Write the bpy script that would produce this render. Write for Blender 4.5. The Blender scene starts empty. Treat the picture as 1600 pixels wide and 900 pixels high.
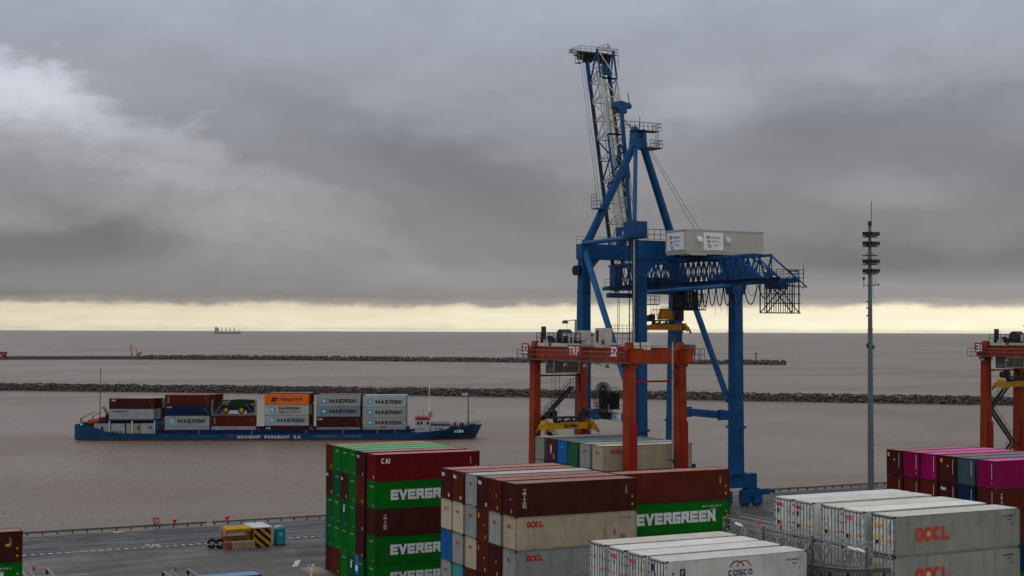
import bpy, bmesh, math, random
from math import sin, cos, pi, radians, sqrt, atan2
from mathutils import Vector, Matrix
import numpy as np
random.seed(7)
sc = bpy.context.scene
col = sc.collection

# ------------------------------------------------------------ camera, sky, sun, exposure
YAW, PITCH, ROLL, CAMZ = radians(26.48), radians(1.769), radians(0.2146), 27.6
sa, ca = sin(YAW), cos(YAW)
cam = bpy.data.cameras.new('camera'); cam_ob = bpy.data.objects.new('camera', cam); col.objects.link(cam_ob)
cam.sensor_width = 36; cam.lens = 48.95; cam.clip_start = 1; cam.clip_end = 150000
rt = Vector((ca, -sa, 0)); fw = Vector((sa*cos(PITCH), ca*cos(PITCH), sin(PITCH))); up = rt.cross(fw)
rt2 = rt*cos(ROLL) + up*sin(ROLL); up2 = up*cos(ROLL) - rt*sin(ROLL)
M = Matrix((rt2, up2, -fw)).transposed().to_4x4(); M.translation = Vector((0, 0, CAMZ))
cam_ob.matrix_world = M
sc.camera = cam_ob

SUN_EL, SUN_AZ_DIR = 60, Vector((-0.80, 0.60, 0))
world = bpy.data.worlds.new('World'); sc.world = world; world.use_nodes = True
def build_world():
    nt = world.node_tree; N = nt.nodes; L = nt.links
    N.clear()
    out = N.new('ShaderNodeOutputWorld'); bg = N.new('ShaderNodeBackground'); bg.inputs[1].default_value = 0.1
    L.new(bg.outputs[0], out.inputs[0])
    sky = N.new('ShaderNodeTexSky'); sky.sky_type = 'NISHITA'; sky.sun_disc = False
    sky.sun_elevation = radians(SUN_EL); sky.sun_rotation = atan2(SUN_AZ_DIR.x, SUN_AZ_DIR.y)
    tc = N.new('ShaderNodeTexCoord')
    def val(x):
        return x
    def m(op, a, b=None, c=None, clamp=False):
        n = N.new('ShaderNodeMath'); n.operation = op; n.use_clamp = clamp
        for i, v in enumerate((a, b, c)):
            if v is None: continue
            if isinstance(v, (int, float)): n.inputs[i].default_value = v
            else: L.new(v, n.inputs[i])
        return n.outputs[0]
    def dot(v):
        n = N.new('ShaderNodeVectorMath'); n.operation = 'DOT_PRODUCT'
        L.new(tc.outputs['Generated'], n.inputs[0]); n.inputs[1].default_value = v
        return n.outputs['Value']
    x = dot((ca, -sa, 0)); y = dot((sa, ca, 0)); z = dot((0, 0, 1))
    az = m('MULTIPLY', m('ARCTAN2', x, y), 57.2958)
    el = m('MULTIPLY', m('ARCSINE', z), 57.2958)
    def comb(a, b, c):
        n = N.new('ShaderNodeCombineXYZ')
        for i, v in enumerate((a, b, c)):
            if isinstance(v, (int, float)): n.inputs[i].default_value = v
            else: L.new(v, n.inputs[i])
        return n.outputs[0]
    def noise(vec, scale, detail=5, rough=.55, dist=0):
        n = N.new('ShaderNodeTexNoise'); L.new(vec, n.inputs['Vector'])
        n.inputs['Scale'].default_value = scale; n.inputs['Detail'].default_value = detail
        n.inputs['Roughness'].default_value = rough; n.inputs['Distortion'].default_value = dist
        return m('SUBTRACT', n.outputs['Fac'], 0.5)
    v1 = comb(m('MULTIPLY', az, .085), m('MULTIPLY', el, .21), 0)
    n1 = noise(v1, 1.0, 9, .6, .45)
    n2 = noise(comb(m('MULTIPLY', az, .2), m('MULTIPLY', el, .38), 4), 1.0, 6, .55, .2)
    n3 = noise(comb(m('MULTIPLY', az, .35), m('MULTIPLY', el, .8), 9), 1.0, 8, .66, .25)
    n4 = noise(comb(m('MULTIPLY', az, .75), m('MULTIPLY', el, 1.5), 5), 1.0, 9, .68, .5)
    # height of the cloud base edge wobbles along the horizon
    edge = noise(comb(m('MULTIPLY', az, .16), 0, 2), 1.0, 4, .6)
    def gauss(a0, e0, ra, re, amp, slope=0.0):
        da = m('SUBTRACT', az, a0); de = m('SUBTRACT', m('ADD', el, m('MULTIPLY', da, -slope)), e0)
        da = m('ADD', da, m('MULTIPLY', n2, ra*1.2)); de = m('ADD', de, m('ADD', m('MULTIPLY', n2, re*2.4), m('MULTIPLY', n3, re*1.3)))
        q = m('ADD', m('POWER', m('ABSOLUTE', m('DIVIDE', da, ra)), 2.0), m('POWER', m('ABSOLUTE', m('DIVIDE', de, re)), 2.0))
        return m('MULTIPLY', m('EXPONENT', m('MULTIPLY', m('POWER', q, 1.5), -1)), amp)
    ew = m('ADD', el, m('ADD', m('MULTIPLY', n1, 1.1), m('MULTIPLY', n3, .5)))
    # low part: edge wobble only near the horizon
    low = m('ADD', el, m('ADD', m('MULTIPLY', edge, .6), m('ADD', m('MULTIPLY', n3, .6), m('MULTIPLY', n4, .3))))
    sel = m('MULTIPLY', m('SUBTRACT', el, 1.2), .7, clamp=True)
    e_mix = m('ADD', m('MULTIPLY', low, m('SUBTRACT', 1, sel)), m('MULTIPLY', ew, sel))
    def mkramp(src, stops, span):
        r = N.new('ShaderNodeValToRGB'); L.new(m('DIVIDE', src, span, clamp=True), r.inputs[0]); cr = r.color_ramp
        while len(cr.elements) < len(stops): cr.elements.new(0.5)
        for e, (p, c) in zip(cr.elements, stops): e.position = p/span; e.color = (*c, 1)
        return r.outputs[0]
    def cmix(fac, A, B):
        n = N.new('ShaderNodeMix'); n.data_type = 'RGBA'; L.new(fac, n.inputs['Factor']); L.new(A, n.inputs['A']); L.new(B, n.inputs['B']); return n.outputs['Result']
    c_low = mkramp(e_mix, [(0.0, (1.20, 1.07, .76)), (.12, (1.03, .93, .68)), (.45, (.92,.84,.62)), (.8, (.87, .79, .58)), (.96, (.82, .73, .54)), (1.05, (.58, .515, .41)), (1.15, (.34, .315, .285)), (1.4, (.25, .237, .226)), (1.8, (.255, .245, .240)), (3.0, (.24, .233, .237))], 3.0)
    c_mid = mkramp(e_mix, [(0, (.24, .233, .237)), (3.0, (.235, .228, .233)), (5.0, (.235, .23, .238)), (7.0, (.26, .26, .276)), (9.5, (.315, .328, .367)), (12.5, (.365, .39, .462)), (18, (.50, .51, .55))], 18.0)
    c_hi = mkramp(el, [(0, (.50,.51,.55)), (18, (.50, .51, .55)), (30, (.64, .65, .67)), (48, (.62, .63, .65)), (70, (.46, .47, .48)), (90, (.42, .43, .44))], 90.0)
    base = cmix(m('MULTIPLY', m('SUBTRACT', el, 16), .25, clamp=True), cmix(m('MULTIPLY', m('SUBTRACT', e_mix, 2.0), 1.0, clamp=True), c_low, c_mid), c_hi)
    # the bright cloud bank whose upper edge slopes down to the right
    line = m('ADD', m('MULTIPLY', m('ADD', az, 12.4), -.41), 7.1)
    F = m('ADD', m('SUBTRACT', el, line), m('ADD', m('MULTIPLY', n2, 6.0), m('ADD', m('MULTIPLY', n3, 3.0), m('MULTIPLY', n4, 1.5))))
    cut = m('SUBTRACT', 1, m('MULTIPLY', m('ADD', F, .9), .52, clamp=True))
    fade = m('EXPONENT', m('MULTIPLY', m('MINIMUM', F, 0), .42))
    ampl = m('MULTIPLY', m('SUBTRACT', 4.0, az), .045, clamp=True)
    bank = m('MULTIPLY', m('MULTIPLY', cut, fade), m('MULTIPLY', ampl, .34))
    blobs = None
    for g in [(-20, 9.0, 3.6, 1.2, .12), (-20, 3.2, 7, 1.1, -.11), (17, 2.9, 7, .9, -.07), (-8, 8.6, 5, 1.2, -.04, -.40), (-1, 6.0, 5, 1.3, -.055, -.3), (-2, 2.1, 6, .55, .06), (15, 1.6, 8, .35, .09),
              (7.8, 9.2, 2.6, 1.2, .10), (5, 6.5, 3, 1.2, .04), (14, 8.6, 6, 1.6, -.07), (15.5, 5.6, 3.2, .8, .09), (20, 6.5, 4, 1.5, -.04), (12, 3, 6, .8, -.03)]:
        o = gauss(*g[:5], slope=(g[5] if len(g) > 5 else 0))
        blobs = o if blobs is None else m('ADD', blobs, o)
    blobs = m('ADD', blobs, bank)
    # only where the deck is, not on the bright band
    deck = m('MULTIPLY', m('SUBTRACT', el, 1.4), .8, clamp=True)
    tex = m('ADD', m('MULTIPLY', n1, .15), m('ADD', m('MULTIPLY', n2, .13), m('ADD', m('MULTIPLY', n3, .10), m('MULTIPLY', n4, .05))))
    gain = m('ADD', 1, m('MULTIPLY', deck, m('ADD', m('MULTIPLY', blobs, 3.0), m('MULTIPLY', tex, 1.9))))
    # streaky texture inside the bright band; brighter to the right
    band = m('SUBTRACT', 1, deck)
    bandg = m('MULTIPLY', band, m('ADD', m('MULTIPLY', m('ADD', az, 4), .0095), m('MULTIPLY', noise(comb(m('MULTIPLY', az, .3), m('MULTIPLY', el, 2.5), 1), 1, 4), .35)))
    gain = m('ADD', gain, bandg)
    # the unseen part of the overcast is brighter on the left (-U) side
    hi = m('MULTIPLY', m('SUBTRACT', el, 16), .05, clamp=True)
    side = m('MULTIPLY', dot((-1, .1, 0)), m('MULTIPLY', hi, .35))
    gain = m('ADD', gain, side)
    vm = N.new('ShaderNodeVectorMath'); vm.operation = 'SCALE'; L.new(base, vm.inputs[0]); L.new(m('MULTIPLY', gain, 10.0), vm.inputs['Scale'])
    # behind the camera the overcast is darker low down
    mix = N.new('ShaderNodeMix'); mix.data_type = 'RGBA'; mix.inputs['Factor'].default_value = .96
    L.new(sky.outputs[0], mix.inputs['A']); L.new(vm.outputs[0], mix.inputs['B'])
    L.new(mix.outputs['Result'], bg.inputs[0])
build_world()
sun = bpy.data.lights.new('sun', 'SUN'); sun.energy = 0.5; sun.angle = radians(25); sun.color = (1, .95, .88)
sun_ob = bpy.data.objects.new('sun', sun); col.objects.link(sun_ob)
sd = Vector((SUN_AZ_DIR.x*cos(radians(SUN_EL)), SUN_AZ_DIR.y*cos(radians(SUN_EL)), sin(radians(SUN_EL))))
sun_ob.rotation_euler = sd.to_track_quat('Z', 'Y').to_euler()
vs = sc.view_settings; sc.display_settings.display_device = 'sRGB'
vs.view_transform = 'Standard'; vs.look = 'None'; vs.exposure = 0.0; vs.gamma = 1; vs.use_curve_mapping = False

# ------------------------------------------------------------ helpers
class MB:
    def __init__(s): s.v = []; s.f = []; s.m = []
    def add(s, vs_, fs, mi=0):
        b = len(s.v); s.v += [tuple(p) for p in vs_]; s.f += [[b+i for i in f] for f in fs]; s.m += [mi]*len(fs)
    def box(s, a, b, mi=0):
        x0, y0, z0 = a; x1, y1, z1 = b
        s.add([(x0,y0,z0),(x1,y0,z0),(x1,y1,z0),(x0,y1,z0),(x0,y0,z1),(x1,y0,z1),(x1,y1,z1),(x0,y1,z1)],
              [(0,3,2,1),(4,5,6,7),(0,1,5,4),(1,2,6,5),(2,3,7,6),(3,0,4,7)], mi)
    def frustum(s, c0, s0, c1, s1, mi=0):
        v = []
        for (c, q) in ((c0, s0), (c1, s1)):
            for dx, dy in ((-1,-1),(1,-1),(1,1),(-1,1)): v.append((c[0]+dx*q[0]/2, c[1]+dy*q[1]/2, c[2]))
        s.add(v, [(0,3,2,1),(4,5,6,7),(0,1,5,4),(1,2,6,5),(2,3,7,6),(3,0,4,7)], mi)
    def bar(s, p, q, w, h=None, mi=0, upv=(0,0,1)):
        p = Vector(p); q = Vector(q); d = (q-p)
        if d.length < 1e-6: return
        d.normalize(); u = Vector(upv)
        if abs(d.dot(u)) > .98: u = Vector((0,1,0)) if abs(d.y) < .9 else Vector((1,0,0))
        a = d.cross(u).normalized(); b = a.cross(d).normalized(); h = h or w
        v = []
        for c in (p, q):
            for i, j in ((-1,-1),(1,-1),(1,1),(-1,1)): v.append(c + a*i*w/2 + b*j*h/2)
        s.add(v, [(0,3,2,1),(4,5,6,7),(0,1,5,4),(1,2,6,5),(2,3,7,6),(3,0,4,7)], mi)
    def tube(s, p, q, r, n=8, r2=None, mi=0, cap=True):
        p = Vector(p); q = Vector(q); d = (q-p)
        if d.length < 1e-6: return
        d.normalize(); u = Vector((0,0,1)) if abs(d.z) < .95 else Vector((1,0,0))
        a = d.cross(u).normalized(); b = a.cross(d); r2 = r if r2 is None else r2
        v = [p + (a*cos(2*pi*i/n)+b*sin(2*pi*i/n))*r for i in range(n)] + [q + (a*cos(2*pi*i/n)+b*sin(2*pi*i/n))*r2 for i in range(n)]
        f = [(i, (i+1) % n, n+(i+1) % n, n+i) for i in range(n)]
        if cap: f += [tuple(range(n))[::-1], tuple(range(n, 2*n))]
        s.add(v, f, mi)
    def path(s, pts, r, n=6, mi=0):
        for a, b in zip(pts, pts[1:]): s.tube(a, b, r, n, mi=mi)
    def prism(s, pts2, a, b, axis='y', mi=0):
        """polygon pts2 in the plane perpendicular to axis, extruded from a to b"""
        def P(u, w, t):
            return {'y': (u, t, w), 'x': (t, u, w), 'z': (u, w, t)}[axis]
        n = len(pts2); v = [P(u, w, a) for u, w in pts2] + [P(u, w, b) for u, w in pts2]
        s.add(v, [tuple(range(n)), tuple(range(n, 2*n))[::-1]] + [(i, i+n, (i+1) % n+n, (i+1) % n) for i in range(n)], mi)
    def rail(s, pts, h=1.1, post=1.6, r=.025, mid=True, mi=0, n=4):
        for a, b in zip(pts, pts[1:]):
            a = Vector(a); b = Vector(b); L_ = (b-a).length; k = max(1, round(L_/post))
            U_ = Vector((0,0,h))
            s.tube(a+U_, b+U_, r, n, mi=mi)
            if mid: s.tube(a+U_*.52, b+U_*.52, r*.8, n, mi=mi)
            for i in range(k+1):
                c = a + (b-a)*i/k; s.tube(c, c+U_, r, n, mi=mi)
    def build(s, name, mats, parent=None, off=None, smooth=False):
        me = bpy.data.meshes.new(name)
        o3 = Vector(off) if off is not None else (parent.location.copy() if (parent is not None and s_world) else Vector())
        me.from_pydata([(p[0]-o3.x, p[1]-o3.y, p[2]-o3.z) for p in s.v], [], s.f)
        if not isinstance(mats, (list, tuple)): mats = [mats]
        for m_ in mats: me.materials.append(m_)
        if len(mats) > 1: me.polygons.foreach_set('material_index', s.m)
        bm = bmesh.new(); bm.from_mesh(me); bmesh.ops.recalc_face_normals(bm, faces=bm.faces); bm.to_mesh(me); bm.free()
        if smooth:
            me.polygons.foreach_set('use_smooth', [True]*len(me.polygons))
        ob = bpy.data.objects.new(name, me); col.objects.link(ob)
        if parent is not None: ob.parent = parent
        return ob
s_world = True     # geometry is written in world coordinates and moved to its thing's origin

def tag(o, label=None, cat=None, group=None, kind=None):
    if label: o['label'] = label
    if cat: o['category'] = cat
    if group: o['group'] = group
    if kind: o['kind'] = kind
    return o
def empty(name, loc, rz=0.0):
    o = bpy.data.objects.new(name, None); col.objects.link(o); o.location = loc; o.rotation_euler = (0,0,rz); o.empty_display_size = .5
    return o
def copy_tree(o, parent=None):
    c = o.copy(); col.objects.link(c)
    if parent is not None: c.parent = parent
    for ch in list(o.children): copy_tree(ch, c)
    return c

# ------------------------------------------------------------ materials
MATS = {}
def paint(name, rgb, rough=.5, var=.16, rust=0.0, dirt=.25, metallic=0.0, spec=.16, scale=1.0, rustcol=(.16,.06,.025)):
    if name in MATS: return MATS[name]
    m = bpy.data.materials.new(name); m.use_nodes = True; nt = m.node_tree; N = nt.nodes; L = nt.links
    b = N['Principled BSDF']; b.inputs['Metallic'].default_value = metallic; b.inputs['Specular IOR Level'].default_value = spec
    tc = N.new('ShaderNodeTexCoord'); oi = N.new('ShaderNodeObjectInfo')
    ad = N.new('ShaderNodeVectorMath'); ad.operation = 'ADD'
    sc_ = N.new('ShaderNodeVectorMath'); sc_.operation = 'SCALE'; sc_.inputs[0].default_value = (37, 53, 71); L.new(oi.outputs['Random'], sc_.inputs['Scale'])
    L.new(tc.outputs['Object'], ad.inputs[0]); L.new(sc_.outputs[0], ad.inputs[1])
    def noise(scale, detail=4, mp=None):
        n = N.new('ShaderNodeTexNoise'); n.inputs['Scale'].default_value = scale; n.inputs['Detail'].default_value = detail; n.inputs['Roughness'].default_value = .62
        if mp:
            mm = N.new('ShaderNodeMapping'); mm.inputs['Scale'].default_value = mp; L.new(ad.outputs[0], mm.inputs[0]); L.new(mm.outputs[0], n.inputs['Vector'])
        else: L.new(ad.outputs[0], n.inputs['Vector'])
        return n.outputs['Fac']
    def rng(src, a, b_, c, d):
        n = N.new('ShaderNodeMapRange'); n.inputs[1].default_value = a; n.inputs[2].default_value = b_; n.inputs[3].default_value = c; n.inputs[4].default_value = d
        L.new(src, n.inputs[0]); return n.outputs[0]
    def mix(fac, A, B, mode='MIX'):
        n = N.new('ShaderNodeMix'); n.data_type = 'RGBA'; n.blend_type = mode
        for k, v in (('Factor', fac), ('A', A), ('B', B)):
            if isinstance(v, (int, float)): n.inputs[k].default_value = v
            elif isinstance(v, tuple): n.inputs[k].default_value = (*v, 1)
            else: L.new(v, n.inputs[k])
        return n.outputs['Result']
    g = N.new('ShaderNodeCombineColor')
    q = rng(noise(.55*scale), .3, .7, 1-var, 1+var)
    for i in range(3): L.new(q, g.inputs[i])
    c = mix(1.0, tuple(rgb), g.outputs[0], 'MULTIPLY')
    # each object a touch lighter or darker
    r1 = rng(oi.outputs['Random'], 0, 1, .86, 1.12); g2 = N.new('ShaderNodeCombineColor')
    for i in range(3): L.new(r1, g2.inputs[i])
    c = mix(1.0, c, g2.outputs[0], 'MULTIPLY')
    if dirt > 0:
        d = rng(noise(1.0, 5, (2.2*scale, 2.2*scale, .28*scale)), .52, .75, 0, dirt)
        c = mix(d, c, mix(.12, mix(1.0, c, (.38, .36, .33), 'MULTIPLY'), (.07, .06, .05)))
    if rust > 0:
        r_ = rng(noise(1.0, 7, (1.6, 1.6, .55)), .74-.28*rust, .82-.28*rust, 0, .85)
        c = mix(r_, c, rustcol)
    L.new(c, b.inputs['Base Color'])
    L.new(rng(noise(3*scale), .3, .7, rough-.1, rough+.12), b.inputs['Roughness'])
    MATS[name] = m; return m

P = paint
blue = P('crane_blue', (.002,.064,.205), .5, .28, .0, .55)
blue_pale = P('crane_blue_faded', (.014,.11,.29), .5, .2, .0, .25)
navy = P('dark_navy_steel', (.006,.012,.045), .5, .2, .05, .3)
black = P('black_rubber', (.012,.012,.013), .6, .2, 0, .1)
dark = P('dark_steel', (.03,.032,.036), .5, .25, .05, .2)
rail_dark = P('rusty_boom_rail', (.035,.022,.022), .6, .3, .2, .3)
galv = P('galvanised_steel', (.30,.31,.32), .45, .2, .05, .25, .3)
galv_dark = P('weathered_galvanised', (.13,.135,.14), .5, .25, .08, .3, .3)
white = P('white_paint', (.72,.72,.70), .5, .08, .03, .25)
whiteb = P('boom_white_paint', (.52,.55,.56), .5, .12, .06, .3)
cream = P('cream_paint', (.62,.60,.52), .5, .08, .05, .25)
housew = P('machinery_house_white', (.44,.46,.445), .6, .05, .0, .12)
sign_white = P('sign_white', (.66,.70,.76), .4, .04, 0, .05)
orange = P('gantry_orange', (.28,.033,.007), .55, .3, .05, .6)
orange_red = P('gantry_red_touchup', (.27,.008,.004), .45, .12, .02, .15)
signred = P('sign_crimson', (.26,.028,.055), .4, .1, 0, .1)
yellow = P('spreader_yellow', (.42,.19,.015), .5, .25, .25, .5)
yellowp = P('bright_yellow', (.52,.27,.01), .5, .2, .1, .45)
yellowd = P('oil_stained_yellow', (.25,.15,.03), .55, .3, .3, .5)
glass = P('dark_glass', (.012,.016,.018), .3, .1, 0, 0, 0, .3)
redp = P('signal_red', (.55,.02,.015), .45, .1, 0, .1)
orangeb = P('beacon_orange', (.55,.07,.015), .4, .1, 0, .05)
teal = P('toilet_teal', (.02,.24,.32), .45, .08, 0, .15)
ink = P('dark_lettering', (.008,.012,.03), .5, .05, 0, 0)
inkblue = P('navy_lettering', (.01,.03,.16), .5, .05, 0, 0)
whitel = P('white_lettering', (.75,.76,.76), .5, .06, 0, .12)
redl = P('red_lettering', (.55,.012,.02), .5, .1, 0, .1)
redfade = P('faded_red_lettering', (.62,.07,.04), .5, .3, 0, .2)
pinkl = P('pink_lettering', (.7,.06,.25), .5, .1, 0, .1)
skyl = P('light_blue_logo', (.08,.42,.62), .5, .08, 0, .1)
sticker = P('orange_sticker', (.75,.30,.01), .5, .05, 0, 0)
gold = P('yellow_sticker', (.65,.45,.03), .5, .05, 0, 0)

# ------------------------------------------------------------ water, quay, roads
def ground_mat(name, base, kind='asphalt'):
    m = bpy.data.materials.new(name); m.use_nodes = True; nt = m.node_tree; N = nt.nodes; L = nt.links
    b = N['Principled BSDF']; tc = N.new('ShaderNodeTexCoord')
    def noise(scale, detail, mp=(1,1,1)):
        mm = N.new('ShaderNodeMapping'); mm.inputs['Scale'].default_value = mp; L.new(tc.outputs['Object'], mm.inputs[0])
        n = N.new('ShaderNodeTexNoise'); n.inputs['Scale'].default_value = scale; n.inputs['Detail'].default_value = detail; n.inputs['Roughness'].default_value = .6
        L.new(mm.outputs[0], n.inputs['Vector']); return n.outputs['Fac']
    def rng(src, a, b_, c, d):
        n = N.new('ShaderNodeMapRange'); n.inputs[1].default_value = a; n.inputs[2].default_value = b_; n.inputs[3].default_value = c; n.inputs[4].default_value = d
        L.new(src, n.inputs[0]); return n.outputs[0]
    def mul(a, b_):
        n = N.new('ShaderNodeMath'); n.operation = 'MULTIPLY'; L.new(a, n.inputs[0]); L.new(b_, n.inputs[1]); return n.outputs[0]
    f = rng(noise(.12, 6), .3, .7, .72, 1.25)
    f = mul(f, rng(noise(1.0, 4, (.02, .9, 1)), .35, .65, .82, 1.2))      # tyre-worn streaks along the quay
    f = mul(f, rng(noise(3.0, 3), .3, .7, .93, 1.07))
    if kind == 'slab':
        br = N.new('ShaderNodeTexBrick'); br.offset = 0; br.inputs['Scale'].default_value = 1; br.inputs['Brick Width'].default_value = 4.6; br.inputs['Row Height'].default_value = 14
        br.inputs['Mortar Size'].default_value = .05; br.inputs['Color1'].default_value = (1,1,1,1); br.inputs['Color2'].default_value = (.86,.86,.87,1); br.inputs['Mortar'].default_value = (.35,.35,.35,1)
        L.new(tc.outputs['Object'], br.inputs['Vector'])
        s = N.new('ShaderNodeSeparateColor'); L.new(br.outputs['Color'], s.inputs[0]); f = mul(f, s.outputs[0])
    vm = N.new('ShaderNodeVectorMath'); vm.operation = 'SCALE'; vm.inputs[0].default_value = base; L.new(f, vm.inputs['Scale'])
    L.new(vm.outputs[0], b.inputs['Base Color']); L.new(rng(noise(.25, 5, (.3, 1, 1)), .35, .7, .42, .85), b.inputs['Roughness']); b.inputs['Specular IOR Level'].default_value = .3
    return m
asphalt = ground_mat('yard_asphalt', (.060,.057,.057)); asphalt_d = ground_mat('quay_asphalt', (.047,.047,.053))
concrete = ground_mat('apron_concrete', (.098,.092,.088), 'slab'); conc = ground_mat('cope_concrete', (.19,.165,.145))
conc_l = ground_mat('pale_patch_concrete', (.17,.165,.16))
linew = paint('road_white_paint', (.55,.55,.53), .7, .25, 0, .55); liney = paint('road_yellow_paint', (.5,.36,.06), .7, .25, 0, .6)
QV = 200.4
g = MB(); g.box((-500,-120,-7), (900,QV,0)); tag(g.build('yard_ground', asphalt), kind='structure')
g = MB(); g.box((-500,QV,-8), (900,QV+.6,-.004)); tag(g.build('quay_wall', conc), kind='structure')
def sheet(name, x0, y0, x1, y1, z, mat, pts=None):
    g = MB(); p = pts or [(x0,y0),(x1,y0),(x1,y1),(x0,y1)]; g.add([(a, b, z) for a, b in p], [tuple(range(len(p)))]); return tag(g.build(name, mat), kind='structure')
sheet('quay_road', -500, 177.6, 900, 194.6, .004, asphalt_d)
sheet('quay_cope', -500, 194.6, 900, QV, .004, conc)
sheet('concrete_apron', 0,0,0,0, .005, concrete, [(-300,110),(51.6,110),(51.6,160.4),(54.2,168.6),(54.2,171.2),(70,171.6),(70,177.6),(-300,177.6)])
sheet('concrete_patch', 0,0,0,0, .009, conc_l, [(50.4,152.2),(52.8,152.2),(52.8,156.5),(50.4,156.5)])
g = MB()
for v in (181.7, 198.9):
    g.box((-500,v-.55,.0), (900,v-.12,.012)); g.box((-500,v+.12,.0), (900,v+.55,.012))
tag(g.build('rail_bed', conc_l), kind='structure')
g = MB()
for v in (181.7, 198.9): g.box((-500,v-.05,-.1), (900,v+.05,.03))
tag(g.build('crane_rail', dark), kind='structure')
# painted marks: square dashes, stop symbol, lane lines, hatched box
g = MB()
def quad(pts, z=.02, mi=0): g.add([(a, b, z) for a, b in pts], [tuple(range(len(pts)))], mi)
k = 0
u = -20.0
while u < 170:
    if not (29 < u < 30.6) and not (48.2 < u < 52): quad([(u,179.15),(u+.5,179.15),(u+.36,179.72),(u-.14,179.72)])
    u += 1.02
quad([(28.4,179.2),(30.6,179.25),(30.5,179.5),(28.3,179.5)])
for k in range(7):
    a = 2*pi*k/7; quad([(38.8+cos(a)*1.0, 181.0+sin(a)*.8),(38.8+cos(a+.6)*1.0,181.0+sin(a+.6)*.8),(38.8+cos(a+.6)*.55,181.0+sin(a+.6)*.4),(38.8+cos(a)*.55,181.0+sin(a)*.4)])
quad([(25.8,162.6),(27.8,162.7),(27.8,162.9),(25.8,162.8)])
for v in (183.4, 185.1, 187.9, 190.4, 192.2):
    u = -30.0
    while u < 175:
        l_ = 2+6*random.random(); quad([(u,v),(u+l_,v),(u+l_,v+.12),(u,v+.12)]); u += l_+2+7*random.random()
quad([(49.9,157.5),(50.6,157.5),(52.4,161.8),(51.8,161.8)], .03)
quad([(51.0,154.2),(52.9,158.6),(53.05,158.55),(51.15,154.15)], .03)
for i in range(4): quad([(51.0+.3*i,155.4+.9*i),(52.2+.2*i,155.2+.9*i),(52.25+.2*i,155.4+.9*i),(51.05+.3*i,155.6+.9*i)], .03)
for u0 in (120, 126, 132, 138, 144): quad([(u0,166),(u0+.15,166),(u0+.15,176),(u0,176)])
quad([(115,177.2),(175,177.2),(175,177.38),(115,177.38)])
tag(g.build('road_markings', linew), kind='structure')
g = MB()
quad([(49.8,150.5),(51.6,155.2),(51.75,155.1),(49.95,150.4)], .032)
for i in range(6): quad([(49.9+.26*i,149.3+.85*i),(52.4,148.9+.85*i),(52.4,149.06+.85*i),(49.96+.26*i,149.46+.85*i)], .032)
tag(g.build('hatched_marking', liney), kind='structure')

# water
m = bpy.data.materials.new('muddy_river_water'); m.use_nodes = True; nt = m.node_tree; N = nt.nodes; L = nt.links
b = N['Principled BSDF']; tc = N.new('ShaderNodeTexCoord')
def wn(scale, detail, mp, dist=0):
    mm = N.new('ShaderNodeMapping'); mm.inputs['Scale'].default_value = mp; mm.inputs['Rotation'].default_value = (0,0,radians(-26)); L.new(tc.outputs['Object'], mm.inputs[0])
    n = N.new('ShaderNodeTexNoise'); n.inputs['Scale'].default_value = scale; n.inputs['Detail'].default_value = detail; n.inputs['Roughness'].default_value = .6; n.inputs['Distortion'].default_value = dist
    L.new(mm.outputs[0], n.inputs['Vector']); return n.outputs['Fac']
def cramp(fac, stops):
    r = N.new('ShaderNodeValToRGB'); cr = r.color_ramp
    while len(cr.elements) < len(stops): cr.elements.new(.5)
    for e, (p, c) in zip(cr.elements, stops): e.position = p; e.color = (*c, 1)
    L.new(fac, r.inputs[0]); return r.outputs[0]
water_tone = cramp(wn(.006, 7, (1, .35, 1), .8), [(.3, (.157,.116,.086)), (.5, (.182,.139,.106)), (.7, (.208,.166,.131))])  # base colour varies in broad stretched streaks
L.new(water_tone, b.inputs['Base Color'])
b.inputs['Specular IOR Level'].default_value = .42; b.inputs['IOR'].default_value = 1.33
rr = N.new('ShaderNodeMapRange'); L.new(wn(.009, 7, (.35, 1, 1), 1.4), rr.inputs[0]); rr.inputs[1].default_value = .35; rr.inputs[2].default_value = .65; rr.inputs[3].default_value = .24; rr.inputs[4].default_value = .48; L.new(rr.outputs[0], b.inputs['Roughness'])
w1 = wn(.35, 6, (1, .5, 1)); w2 = wn(.05, 4, (1, .45, 1))
ma = N.new('ShaderNodeMath'); ma.operation = 'MULTIPLY_ADD'; L.new(w2, ma.inputs[0]); ma.inputs[1].default_value = 2.2; L.new(w1, ma.inputs[2])
bp = N.new('ShaderNodeBump'); bp.inputs['Strength'].default_value = .85; bp.inputs['Distance'].default_value = 1.3; L.new(ma.outputs[0], bp.inputs['Height']); L.new(bp.outputs[0], b.inputs['Normal'])
g = MB(); R_ = 42000
g.add([(-R_,QV-2,-3),(R_,QV-2,-3),(R_,R_,-3),(-R_,R_,-3)], [(0,1,2,3)])
tag(g.build('water', m), kind='structure')

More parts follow.
